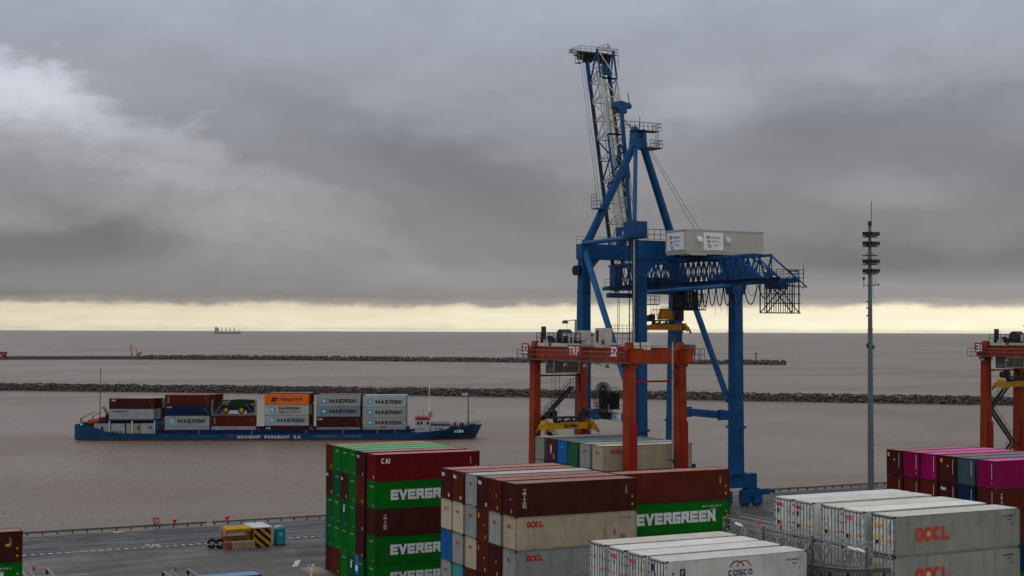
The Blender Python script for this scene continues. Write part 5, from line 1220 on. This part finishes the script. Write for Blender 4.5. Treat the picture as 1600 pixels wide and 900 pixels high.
# ------------------------------------------------------------ yard tractors and the blue container on its trailer
def tractor(u, v, lb, top):
    T = Thing('yard_tractor', (u, v, 0), lb, 'yard truck', 'yard trucks at the bottom edge'); w = 1.25
    g = MB(); g.box((u-.5, v-6.2, .75), (u+.5, v, 1.05)); T.part('chassis', g, dark)
    g = MB(); g.box((u-w, v-2.0, 1.05), (u-.1, v-.3, top-.75)); cb = T.part('cab', g, P('tractor_white', (.55,.56,.55), .45, .1, .02, .2))
    g = MB(); g.box((u-w+.12, v-.29, 1.8), (u-.22, v-.27, top-.95)); g.box((u-w-.02, v-1.8, 1.8), (u-w-.005, v-.5, top-.95)); g.box((u-w+.1, v-2.02, 1.8), (u-.2, v-2.005, top-.95)); T.part('windows', g, glass, cb)
    g = MB()
    for a in (u-w, u+w):
        g.bar((a, v, top), (a, v-4.6, top), .14); g.bar((a, v, .9), (a, v, top), .12); g.bar((a, v-4.6, .9), (a, v-4.6, top), .12)
    g.bar((u-w, v, top), (u+w, v, top), .06); g.bar((u-w, v-4.6, top), (u+w, v-4.6, top), .14); g.bar((u-w+.7, v-.3, top), (u-w+.7, v-4.4, top), .1); g.bar((u, v, top), (u-.5, v-.1, top-.8), .05); g.bar((u, v, top), (u+.5, v-.1, top-.8), .05)
    T.part('protective_frame', g, galv); g = MB(); g.box((u+w-.14, v-.12, top-.5), (u+w+.12, v+.12, top-.1)); g.box((u-w-.12, v-.12, top-.5), (u-w+.12, v+.12, top-.1)); T.part('work_lamps', g, dark)
    g = MB(); g.tube((u-.05, v, top), (u-.05, v, top+.10), .14, 8); g.tube((u-.05, v, top+.10), (u-.05, v, top+.36), .13, 10, .11); T.part('beacon', g, orangeb)
    g = MB()
    for a in (u-w+.05, u+w-.35):
        for b_ in (v-1.1, v-4.6): g.tube((a, b_, .52), (a+.3, b_, .52), .52, 16)
    T.part('wheels', g, black)
tractor(19.95, 147.9, 'yard truck whose grey roof frame and beacon show at the bottom left corner', 3.35)
tractor(32.45, 140.3, 'yard truck whose grey roof frame and beacon show left of the blue container', 3.55)
cc = container((32.6, 131.4, 1.5), 'blue', 'bright blue short container on a trailer at the bottom edge, left of the green stack', None, 'short'); cc['label'] = 'bright blue short container on a trailer at the bottom edge left of the green stack'
T = Thing('container_trailer', (35.6, 132.6, 0), 'flat container trailer carrying the bright blue container at the bottom edge', 'trailer'); g = MB()
g.box((32.3, 131.9, 1.1), (39.0, 132.3, 1.47)); g.box((32.3, 133.0, 1.1), (39.0, 133.4, 1.47))
for u in (32.5, 35.6, 38.6): g.box((u-.12, 131.4, 1.2), (u+.12, 133.85, 1.46))
T.part('frame', g, dark); g = MB()
for u in (36.6, 37.8):
    for v in (131.5, 133.4): g.tube((u, v, .5), (u, v+.35, .5), .5, 16)
g.box((33.2, 131.9, 0), (33.4, 132.1, 1.1)); g.box((33.2, 133.2, 0), (33.4, 133.4, 1.1)); T.part('wheels', g, black)
T = Thing('marker_post', (29.6, 139.5, 0), 'short yellow marker post at the bottom edge left of the second yard truck', 'post'); g = MB(); g.tube((29.7, 138.6, 0), (29.7, 138.6, 3.1), .10, 8); T.part('stem', g, yellow); g = MB(); g.tube((29.7, 138.6, 3.1), (30.0, 138.5, 3.4), .16, 8); T.part('cap', g, yellowp)

# ------------------------------------------------------------ feeder ship
SO = Vector((64.08, 396.04, -3)); SA = atan2(-.38398, .92334)
hull = P('hull_blue', (.006,.052,.135), .45, .16, .06, .35); hull_d = P('coaming_dark_blue', (.003,.018,.085), .45, .12, .03, .25); boot = P('boot_topping_red', (.13,.02,.02), .6, .2, .05, .3); scuff = P('hull_pale_scuffs', (.05,.12,.22), .5, .2, 0, .2)
deckm = P('deck_steel', (.07,.08,.10), .7, .2, .15, .3)
T = Thing('container_ship', SO, 'long low blue feeder ship loaded with containers crossing in front of the dark breakwater', 'ship', None, SA, True)
CY = 8.0
st = [(-1.2,5.6,4.3),(0.5,7.2,4.25),(3,7.9,4.1),(5,8,3.6),(8,8,2.5),(12,8,2.1),(22,8,2.0),(40,8,1.9),(60,8,1.9),(80,8,1.95),(91,8,2.1),(96,7.7,2.4),(101,6.6,2.9),(105,4.7,3.3),(109,2.2,3.7),(111.6,.25,4.0)]
g = MB(); rows = []
for i, (x, hb, zt) in enumerate(st):
    last = i == len(st)-1; zs = [-1.2, .0, .32, zt]
    if last: xs = [109.0, 109.6, 109.9, 111.6]; hs = [.05,.08,.1,.3]
    else:
        flare = .90 if x > 94 else 1.0; xs = [x + (1.2 if i == 0 and k < 2 else 0) for k in range(4)]; hs = [hb*.92*flare, hb*flare, hb*(flare+ (1-flare)*.2), hb]
        if x > 100: hs = [hb*.55, hb*.62, hb*.66, hb]
    rows.append([(xs[k], CY-hs[k], zs[k]) for k in range(4)] + [(xs[k], CY+hs[k], zs[k]) for k in (3,2,1,0)])
v = [p for r_ in rows for p in r_]; n = 8
f = []; mi = []
for i in range(len(rows)-1):
    for k in range(7):
        if k == 3: continue
        f.append((i*n+k, (i+1)*n+k, (i+1)*n+k+1, i*n+k+1)); mi.append(1 if k in (0,1,5,6) else 0)
g.v = v; g.f = [list(q) for q in f]; g.m = mi; g.add([rows[0][k] for k in range(8)], [tuple(range(8))], 0)
T.part('hull', g, [hull, boot])
g = MB(); dv = []
for (x, hb, zt) in st: zz = (3.0 if x < 3.5 else 1.5) if x < 92 else min(zt-.5, 2.9); dv += [(x, CY-hb+.06, zz), (x, CY+hb-.06, zz)]
g.add(dv, [(2*i, 2*i+2, 2*i+3, 2*i+1) for i in range(len(st)-1)]); T.part('deck', g, deckm)
g = MB(); g.box((21.2, .35, .6), (91.2, 1.0, 2.97)); g.box((21.2, 15.0, .6), (91.2, 15.65, 2.97)); g.box((21.2, .35, .6), (21.6, 15.6, 2.97)); g.box((90.8, .35, .6), (91.2, 15.6, 2.97)); g.box((21.2,.25,2.9),(91.2,.4,3.02)); g.box((21.3,.6,.5),(91,15.4,.9)); cm_ = T.part('hatch_coaming', g, hull_d)
g = MB()
for x in (33, 47.5, 62.3, 72.5, 82, 86.8): g.box((x, .31, 1.8), (x+.08, .345, 2.8))
for x in (49.2, 63.9): g.box((x, .2, 2.9), (x+.5, .5, 3.3), 1)
T.part('rubbing_marks', g, [whitel, redp], cm_)
g = MB()
for x0, x1, z0, z1 in ((30.5,38.5,1.18,1.38),(40.2,43.6,1.2,1.5),(64.5,70.6,.9,1.5),(72.5,77.5,.95,1.5),(23,27,1.3,1.42)): g.box((x0, -.02, z0), (x1, .01, z1))
T.part('hull_scuffs', g, scuff)
for tx, x, w_ in (('NAVISHIP', 43.6, 6.2), ('PARAGUAY', 51.0, 6.8), ('S.A.', 59.0, 2.1)): block(T.root, tx, (x, -.03, .62), RS, whitel, w_, .8, .22, .28)
block(T.root, 'RORA', (103.6, 2.2, 1.95), (pi/2-.35, 0, radians(27)), whitel, 3.0, .85, .2, .3)
g = MB(); g.box((107.3, 3.0, .9), (109.3, 4.6, 2.5)); sp = T.part('anchor_pocket', g, black)
# deckhouses, posts, platform
def win(mb, x0, z0, x1, z1, y): mb.box((x0, y-.02, z0), (x1, y+.02, z1))
hw = P('deckhouse_white', (.40,.43,.44), .5, .08, .05, .3); hg = P('deckhouse_cream', (.38,.37,.32), .5, .1, .05, .3)
for x0, x1, m_, zt in ((4.3,8.6,hw,4.75),(8.9,12.6,hw,4.7),(13.0,16.6,hg,4.8),(16.9,20.5,hw,4.8)):
    g = MB(); g.box((x0, 1.4, 1.5), (x1, 13.5, zt)); T.part('deckhouse', g, m_)
g = MB()
for a in ((6.2,2.2,6.8,3.8),(5.2,2.2,5.6,2.8),(8.4,2.5,8.7,3.2),(14.2,3.0,14.6,4.0),(16.0,3.0,16.4,3.9),(19.4,3.1,19.8,4.0),(18.8,3.3,19.1,3.8)): win(g, *a, 1.37)
for x in (9.3, 10.3, 11.3): win(g, x, 2.2, x+.5, 2.6, 1.37)
win(g, 12.6, 1.8, 13.0, 4.6, 1.6); T.part('windows', g, glass)
g = MB(); g.box((4.0, 1.3, 4.75), (20.6, 13.6, 5.0)); g.box((8.4, 1.8, 5.0), (20.6, 13.2, 5.35)); g.box((9,2,5.35),(13,4,5.5)); T.part('winch_clutter', g, black)
g = MB(); g.box((8.1, .9, 5.45), (21.1, 13.0, 5.78)); g.box((20.9, .8, 1.6), (22.0, 13, 5.4)); T.part('container_platform', g, hull)
for x in (8.4, 14.5, 20.7):
    g = MB(); g.box((x, .8, 1.9), (x+.32, 1.1, 5.46)); T.part('platform_post', g, white)
g = MB(); g.box((3.0, 2.5, 3.0), (8.0, 9, 5.6)); g.box((5.4,2.2,5.2),(8.0,6.5,6.3)); T.part('stern_machinery', g, P('ship_maroon', (.10,.012,.03), .5, .2, .1, .3))
g = MB(); g.box((7.2, 2.0, 5.4), (8.1, 4.0, 7.2)); g.bar((7.6, 2.4, 7.2), (6.4, 2.4, 9.2), .3); g.bar((8.0, 2.4, 7.4), (6.9, 2.4, 9.3), .2); T.part('exhaust_stacks', g, black)
g = MB(); g.tube((.9, 1.4, 3.4), (.8, 1.4, 6.2), .35, 8); g.tube((.8, 1.4, 6.2), (4.4, 1.6, 8.0), .18, 6); g.tube((3.4, 3.4, 5), (3.5, 3.4, 6.6), .22, 8); g.tube((3.5, 3.4, 6.6), (5.3, 3.4, 7.6), .15, 6); T.part('davit_crane', g, P('davit_olive', (.30,.24,.08), .5, .2, .1, .3))
g = MB(); g.prism([(2.2,5.0),(2.6,5.7),(5.0,5.9),(5.6,5.4),(5.0,4.9),(2.8,4.7)], 1.9, 3.3); T.part('lifeboat', g, P('lifeboat_orange', (.60,.09,.03), .5, .15, 0, .2))
g = MB(); g.tube((.9, 1.2, 3.9), (.9, 1.2, 4.7), .3, 8); g.box((1.6,1.6,3.2),(4.2,2.6,3.5)); T.part('stern_fittings', g, white)
g = MB(); g.tube((5.4, 3.5, 4), (5.4, 3.5, 20.0), .14, 6, .07); g.bar((5.4,3.5,9.0), (6.4,3.5,9.4), .08); g.bar((5.2,3.5,18.5), (5.8,3.5,18.5), .2); T.part('stern_mast', g, dark)
# bridge and bow
g = MB(); g.box((92.6, 1.6, 2.0), (96.7, 12.5, 5.7)); br = T.part('wheelhouse', g, hw); g = MB(); win(g, 93.1, 4.3, 93.7, 5.1, 1.57); win(g, 94.0, 4.3, 94.6, 5.1, 1.57); win(g, 95.8, 4.3, 96.4, 5.1, 1.57); win(g, 93.3,3.0,93.6,3.2,1.57); win(g,94,2.95,95.2,3.15,1.57); g.box((96.7, 2.4, 4.4), (96.74, 11, 5.1)); T.part('windows', g, glass, br)
g = MB(); g.box((92.4, 1.4, 5.7), (96.9, 12.7, 5.95)); g.box((93,2,5.95),(96,10,6.3)); T.part('roof', g, P('wheelhouse_red', (.30,.02,.015), .5, .15, 0, .3), br)
g = MB()
for x, z in ((93.4,7.6),(94.3,7.3),(94.9,7.9),(97.6,7.3)): g.tube((x, 3, 6), (x, 3, z), .07, 5)
g.tube((94.9,3,7.9),(94.9,3,8.2),.35,10); g.box((96.2,2.6,6.2),(97.3,3.8,7.8)); g.bar((97.0,3,6.2),(98.0,3,7.6),.12); g.tube((97.2,3,8),(97.2,3,8.3),.3,8); T.part('antennas', g, galv)
g = MB(); g.tube((96.5, 4, 5.9), (96.5, 4, 10.8), .22, 8, .12); g.tube((96.5, 4, 10.8), (96.5, 4, 12.5), .06, 6); g.tube((96.5, 4, 12.5), (96.5, 4, 15.3), .11, 6); g.bar((96.0,4,11.0), (97.2,4,11.2), .08); T.part('radar_mast', g, white)
g = MB(); g.prism([(96.9,2.2),(99.2,2.2),(102.2,3.4),(102.2,3.9),(96.9,4.0)], 1.9, 12); T.part('forward_deckhouse', g, hw); g = MB(); win(g, 98.2,2.9,98.5,3.4,1.87); win(g, 99.3,2.8,99.7,3.4,1.87); win(g, 100.0,2.8,100.4,3.4,1.87); T.part('windows', g, glass)
g = MB(); g.box((97.0, 1.8, 4.0), (102.3, 12, 4.4)); g.prism([(101.5,2.2),(104.5,2.9),(104.5,3.8),(101.5,3.8)], 2.1, 12); T.part('upper_deck_edge', g, hull_d)
g = MB(); g.box((103.4,4,3.2),(104.2,6,4.6)); g.box((105.2,4.5,3.2),(106.4,7,4.5)); g.box((108,6,3.4),(109.6,8,4.2)); g.rail([(104.5,5,3.3),(108,6.3,3.7),(111,7.7,4.0)], 1.0, 1.2, .05); T.part('windlass', g, P('windlass_green_black', (.03,.05,.04), .6))
g = MB(); g.box((103.9,3.8,3.8),(104.2,4.1,5.2)); g.box((103.3,3.8,3.6),(103.6,4.1,4.8)); T.part('red_valve_posts', g, redp)
g = MB(); g.tube((107.6, 6.5, 3.4), (107.6, 6.5, 15.0), .20, 8, .09); T.part('foremast', g, dark)
g = MB()
for i in range(3): g.box((105.8, 6.48, 12.7-.32*i), (107.5, 6.52, 13.02-.32*i), 1 if i == 1 else 0)
T.part('flag', g, [P('flag_blue', (.10,.25,.55), .6), whitel])
g = MB(); g.tube((111.0, 8, 3.9), (111.0, 8, 6.0), .12, 6, .08); g.tube((111.0, 8, 6.0), (111.0, 8, 7.6), .04, 5); g.box((110.3,7.98,7.0),(111.0,8.02,7.5)); T.part('jackstaff', g, whitel)

shipgroup = 'containers on the blue ship'
def ship_pos(x, y, z): return SO + Vector((x*cos(SA)-y*sin(SA), x*sin(SA)+y*cos(SA), z))
def ship_c(x, y, z, ck, lab, kind='dry'):
    return container(ship_pos(x, y, z), ck, lab, shipgroup, kind, SA, True)
def maersk(r, big=True, sub=False, x0=1.35, c=None):
    star_logo(r, x0, .75, 1.5, c)
    if sub: block(r, 'MAERSK', (3.9,-.004,1.55), RS, ink, 6.0, .78, .2, .2); block(r, 'SEALAND', (3.9,-.004,.6), RS, ink, 6.0, .6, .16, .3)
    else: block(r, 'MAERSK', (3.6,-.004,.95), RS, ink, 7.4, 1.05, .23, .2)
BY = [1.25, 3.95, 6.65, 9.35]
bays = [
 ('sternmost bay', 8.3, 5.8, ['shipgrey','maroon']),
 ('second bay from stern', 23.5, 1.0, ['shipgrey','shipgrey','navy','brown']),
 ('third bay under harvester', 36.2, 1.0, ['shipgrey','brown']),
 ('fourth bay from stern', 50.8, 1.15, ['maroon','shipgrey','shipgrey','orangec']),
 ('fifth bay from stern', 65.1, .75, ['bluegrey','maroon','bluegrey','shipgrey']),
 ('foremost bay', 77.9, .5, ['shipgrey','shipgrey','shipgrey','shipgrey'])]
for bi, (bn_, x, z0, cks) in enumerate(bays):
    for k, ck in enumerate(cks):
        nT = len(cks); lv = 'top' if k == nT-1 else ['bottom', 'second up', 'third up'][k]
        r = ship_c(x, BY[0], z0+k*CH, ck, f'{COLS[ck][0]} container, near row, {lv}, {bn_} of blue ship')
        zc = z0+k*CH
        if bi == 0 and k == 1: letter(r, 'seaco', (.7,-.004,2.1), RS, whitel, 1.1, .45, .02); number_strip(r)
        if bi == 0 and k == 0: patch(r, .4, 1.9, .95, 2.45, skyl); letter(r, 'MAERSK LINE', (1.1,-.004,2.0), RS, ink, 3.9, .42, .03)
        if bi == 1 and k == 1: maersk(r); patch(r, 1.5, 2.3, 3.0, 2.8, P('tan_patch', (.35,.28,.2), .6))
        if bi == 1 and k == 2: patch(r, .5, 2.2, 1.9, 2.5, gold); number_strip(r)
        if bi == 1 and k == 3: block(r, 'TRITON', (.75,-.004,.7), RS, whitel, .34, 1.6, .24, vertical=True); number_strip(r)
        if bi == 2 and k == 1: block(r, 'TRITON', (.75,-.004,.7), RS, whitel, .34, 1.6, .24, vertical=True); number_strip(r)
        if bi == 2 and k == 0: star_logo(r, 1.2, 1.2, 1.3)
        if bi == 3:
            if k == 3:
                letter(r, 'Hapag-Lloyd', (4.1,-.004,.95), RS, inkblue, 6.2, 1.15, .02)
                g = MB()
                for ox in (0, .75): g.add([(1.8+ox,-.01,.9),(2.4+ox,-.01,.9),(2.75+ox,-.01,2.1),(2.2+ox,-.01,2.1)], [(0,1,2,3)])
                g.add([(1.7,-.012,.95),(3.0,-.012,.95),(3.1,-.012,1.25),(1.8,-.012,1.25)], [(0,1,2,3)]); g.add([(2.3,-.012,1.5),(3.5,-.012,1.5),(3.6,-.012,1.8),(2.4,-.012,1.8)], [(0,1,2,3)])
                o = g.build('logo_mark', inkblue, None, (0,0,0)); o.parent = r
            elif k == 2: maersk(r, sub=True)
            elif k == 1: maersk(r)
            else: block(r, 'CAI', (.45,-.004,1.95), RS, whitel, 1.2, .55, .24, .15)
        if bi == 4 and k in (2, 3): maersk(r, c=None if k == 3 else P('strong_blue_logo', (.02,.30,.50), .5))
        if bi == 4 and k == 1: block(r, 'CAI', (.45,-.004,1.95), RS, whitel, 1.2, .55, .24, .15); number_strip(r)
        if bi == 5 and k > 0: maersk(r)
        if bi == 5 and k == 1: patch(r, 4.8, .1, 6.8, .45, P('rust_patch', (.32,.10,.03), .8))
# foam along the waterline and astern
rf = random.Random(4); g = MB()
for i in range(240):
    if i < 110: x = -2 - 70*rf.random()**1.6; y = 8 + (rf.random()-.5)*(3+(-x)*.16)*2
    elif i < 200: x = rf.random()*112; y = -.4-1.6*rf.random()**2
    else: x = 104+9*rf.random(); y = 4+9*rf.random()-4*rf.random()
    a_ = .25+.9*rf.random(); b_ = .06+.12*rf.random(); p = ship_pos(x, y, .03+.0004*i); d1 = Vector((cos(SA), sin(SA), 0)); d2 = Vector((-sin(SA), cos(SA), 0))
    g.add([tuple(p+d1*a_*cos(t)*(.8+.4*rf.random())+d2*b_*sin(t)) for t in [k*pi/4 for k in range(8)]], [tuple(range(8))])
tag(g.build('wake_foam', P('river_foam', (.42,.38,.34), .7, .2, 0, 0)), 'pale foam flecks trailing behind and along the blue ship', None, None, 'stuff')
# rows behind
for bi, dx, rows_ in [(0, 1.3, [['grey','maroon'],['brown','grey'],['grey','grey']]), (1, 0.9, [['brown','grey','grey','brown'],['grey','brown','grey','maroon'],['brown','grey','grey','crimson']]),
                     (3, .7, [['grey','brown','grey','brown'],['grey','grey','maroon','brown'],['grey','brown','grey','maroon']]), (4, .3, [['grey','grey','brown','brown'],['grey','brown','grey','maroon'],['brown','brown','grey','brown']]), (5, .25, [['grey','grey','grey','skyblue'],['grey','grey','brown','grey'],['grey','brown','grey','grey']])]:
    bn_, x, z0, cks = bays[bi]
    for ri, tiers in enumerate(rows_):
        for k, ck in enumerate(tiers):
            lv = 'top' if k == len(tiers)-1 else ['bottom', 'second up', 'third up'][k]
            d_ = dx*(1+.8*ri) if bi < 2 else dx
            ship_c(x+d_, BY[ri+1], z0+k*CH+(.25 if bi in (3,4,5) and k == len(tiers)-1 else 0), ck, f'{COLS[ck][0]} container, {["second","third","fourth"][ri]} row back, {lv}, {bn_} of blue ship')
# flat rack with a harvester
FR = ship_pos(36.2, BY[0], 6.8)
T = Thing('flat_rack', FR, 'open flat rack with end frames carrying the green harvester on the ship', 'flat rack', None, SA, True); g = MB()
g.box((0,0,0), (12.2,2.44,.5)); T.part('floor', g, galv_dark); g = MB()
for x in (0.0, 12.0):
    for y in (0, 2.3): g.box((x, y, .5), (x+.18, y+.14, 4.4))
    g.box((x, 0, 4.2), (x+.18, 2.44, 4.4))
    for i in range(4): g.box((x+.05, .4+i*.5, .5), (x+.1, .5+i*.5, 4.2))
for a, b_ in (((.4,.0,.5),(3.2,.0,3.6)), ((1.2,0,.5),(2.6,0,2.4)), ((11.6,0,.5),(9.5,0,3.2))): g.bar(a, b_, .09)
T.part('end_frames', g, galv)
T = Thing('harvester', ship_pos(36.2, BY[0], 7.3), 'green farm machine with yellow wheel hubs on the flat rack amid the ship', 'harvester', None, SA, True)
grn = P('farm_green', (.003,.045,.015), .4, .1, 0, .2)
g = MB(); g.prism([(4.6,2.6),(5.2,3.9),(8.0,4.1),(11.6,3.9),(11.9,3.4),(10.8,2.6),(8.2,1.7),(7.2,1.7)], .3, 2.1); g.prism([(2.4,3.6),(2.6,3.9),(5.2,3.9),(5.2,3.6)], .5, 2.0); T.part('body', g, grn)
g = MB(); g.box((2.4,.5,1.0), (9.4,2.0,2.5)); g.box((2.2,.6,2.4),(3.6,1.8,3.4)); g.box((7.4,.4,.9),(10.2,2.0,1.9)); g.bar((2.2,.3,2.6),(4.4,.3,1.0),.14); T.part('chassis', g, black)
for x in (3.95, 8.25):
    g = MB(); g.tube((x, .12, 1.05), (x, .7, 1.05), 1.0, 20); w = T.part('tyre', g, black); g = MB(); g.tube((x, .04, 1.05), (x, .14, 1.05), .60, 16); T.part('hub', g, yellowp, w)
g = MB(); g.box((2.9,.4,2.6),(4.4,1.9,3.5)); g.box((11.2,.5,.6),(11.9,2,3.4)); T.part('engine_parts', g, galv_dark)
g = MB(); g.box((9.6,.5,.2),(11.6,2.2,2.4)); g.box((.6,.5,.0),(2.2,2.1,3.0)); g.bar((2.6,.3,3.0),(.9,.3,.4),.14); g.bar((10.6,.3,3.0),(11.9,.3,.2),.14); g.box((4.6,.6,2.4),(7.5,2.0,3.3)); T.part('dark_machinery', g, black)

# ------------------------------------------------------------ far things
T = Thing('excavator', (287, 1457, .1), 'orange long-reach excavator working on top of the far breakwater', 'excavator'); o_ = Vector((0,0,0))
exo = P('excavator_orange', (.62,.20,.04), .5, .15, 0, .2)
c0 = Vector((295, 1453, 1.0)); S_ = .98
def E_(a, z): return c0 + Vector((ca, -sa, 0))*a*S_ + Vector((0,0,z*S_))
g = MB(); g.bar(E_(-2.6,.5), E_(2.6,.5), 3.4*S_, 1.0*S_); T.part('tracks', g, black)
g = MB(); g.bar(E_(-1.4,2.0), E_(3.2,2.0), 3.0*S_, 1.7*S_); T.part('house', g, exo)
g = MB(); g.bar(E_(.9,3.2), E_(3.4,3.0), 2.6*S_, .9*S_); T.part('counterweight', g, dark)
g = MB(); g.bar(E_(-1.2,2.4), E_(-2.0,7.0), .9*S_); g.bar(E_(-2.0,7.0), E_(-8.4,10.3), .7*S_); T.part('boom', g, exo)
g = MB(); g.bar(E_(-8.6,11.2), E_(-6.8,2.0), .6*S_); g.bar(E_(-6.8,2.2), E_(-6.4,-.1), 1.2*S_, 1.2); T.part('arm', g, dark)
T = Thing('dump_truck', (172, 1484, 0), 'small red dump truck on the far breakwater at the left edge', 'truck'); c0 = Vector((166, 1489, .3)); S_ = 1.35
rt_ = P('truck_red', (.30,.05,.035), .55, .2, 0, .3)
g = MB(); g.bar(E_(-4,1.0), E_(4,1.0), 2.2*S_, .5*S_); T.part('chassis', g, dark); g = MB(); g.bar(E_(-1.5,2.4), E_(4.2,2.4), 2.6*S_, 1.9*S_); T.part('tipper_body', g, rt_); g = MB(); g.bar(E_(-4.3,2.2), E_(-2.1,2.2), 2.5*S_, 2.0*S_); T.part('cab', g, rt_)
g = MB()
for a in (-3.2, 1.6, 3.0):
    p0 = E_(a,.55); q = Vector((sa,ca,0))*1.7; g.tube(p0-q, p0+q, .6*S_, 12)
T.part('wheels', g, black)
def far(az, d): x, y = az*d, d; return Vector((x*ca+y*sa, -x*sa+y*ca, -3))
FO = far(-.2135, 10500); FE = far(-.1950, 10500); fa = atan2((FE-FO).y, (FE-FO).x)
frm = P('freighter_grey', (.20,.20,.205), .6, .1, 0, .1)  # grey lightened so the colour itself carries the distance haze
T = Thing('bulk_freighter', FO, 'faint grey freighter with four deck cranes on the horizon', 'ship', None, fa, True)
g = MB(); g.prism([(0,-2),(192,-2),(197,16),(190,15),(30,13),(4,14),(-2,12)], -14, 14); T.part('hull', g, frm)
g = MB(); g.box((4,-12,13), (32,12,44)); g.box((12,-14,44), (24,14,50)); g.box((4,-5,44),(11,5,53)); g.tube((17,0,50),(17,0,60),1.3,6); T.part('superstructure', g, P('freighter_pale', (.42,.40,.37), .6))  # superstructure paint made pale to stand for haze
for x in (56, 87, 118, 149):
    g = MB(); g.box((x-2.4,-2.5,13), (x+2.4,2.5,50)); g.bar((x,0,30),(x+22,0,27),1.6); T.part('deck_crane', g, frm)
g = MB(); g.tube((186,0,14),(186,0,42),1.0,6); T.part('foremast', g, frm)
# pole beacon on the far breakwater head
T = Thing('beacon_pole', (800, 1050, 0), 'tiny beacon pole near the head of the far breakwater', 'beacon'); g = MB(); g.tube((785,1064,0),(785,1064,8),.5,6); T.part('pole', g, dark); g = MB(); g.tube((785,1064,6.5),(785,1064,8.2),1.3,8); T.part('lantern', g, redp)

# ------------------------------------------------------------ the air over the river
hz = bpy.data.materials.new('river_haze'); hz.use_nodes = True; nt = hz.node_tree; nt.nodes.clear()
o_ = nt.nodes.new('ShaderNodeOutputMaterial'); v_ = nt.nodes.new('ShaderNodeVolumePrincipled'); v_.inputs['Color'].default_value = (.93,.93,.93,1); v_.inputs['Density'].default_value = 1.3e-5; v_.inputs['Anisotropy'].default_value = 0.0
nt.links.new(v_.outputs[0], o_.inputs['Volume'])
g = MB(); g.box((-42500, -600, -9.5), (42500, 42500, 84)); h_ = g.build('haze', hz); tag(h_, 'thin pale haze lying over the river and the yard', None, None, 'stuff')
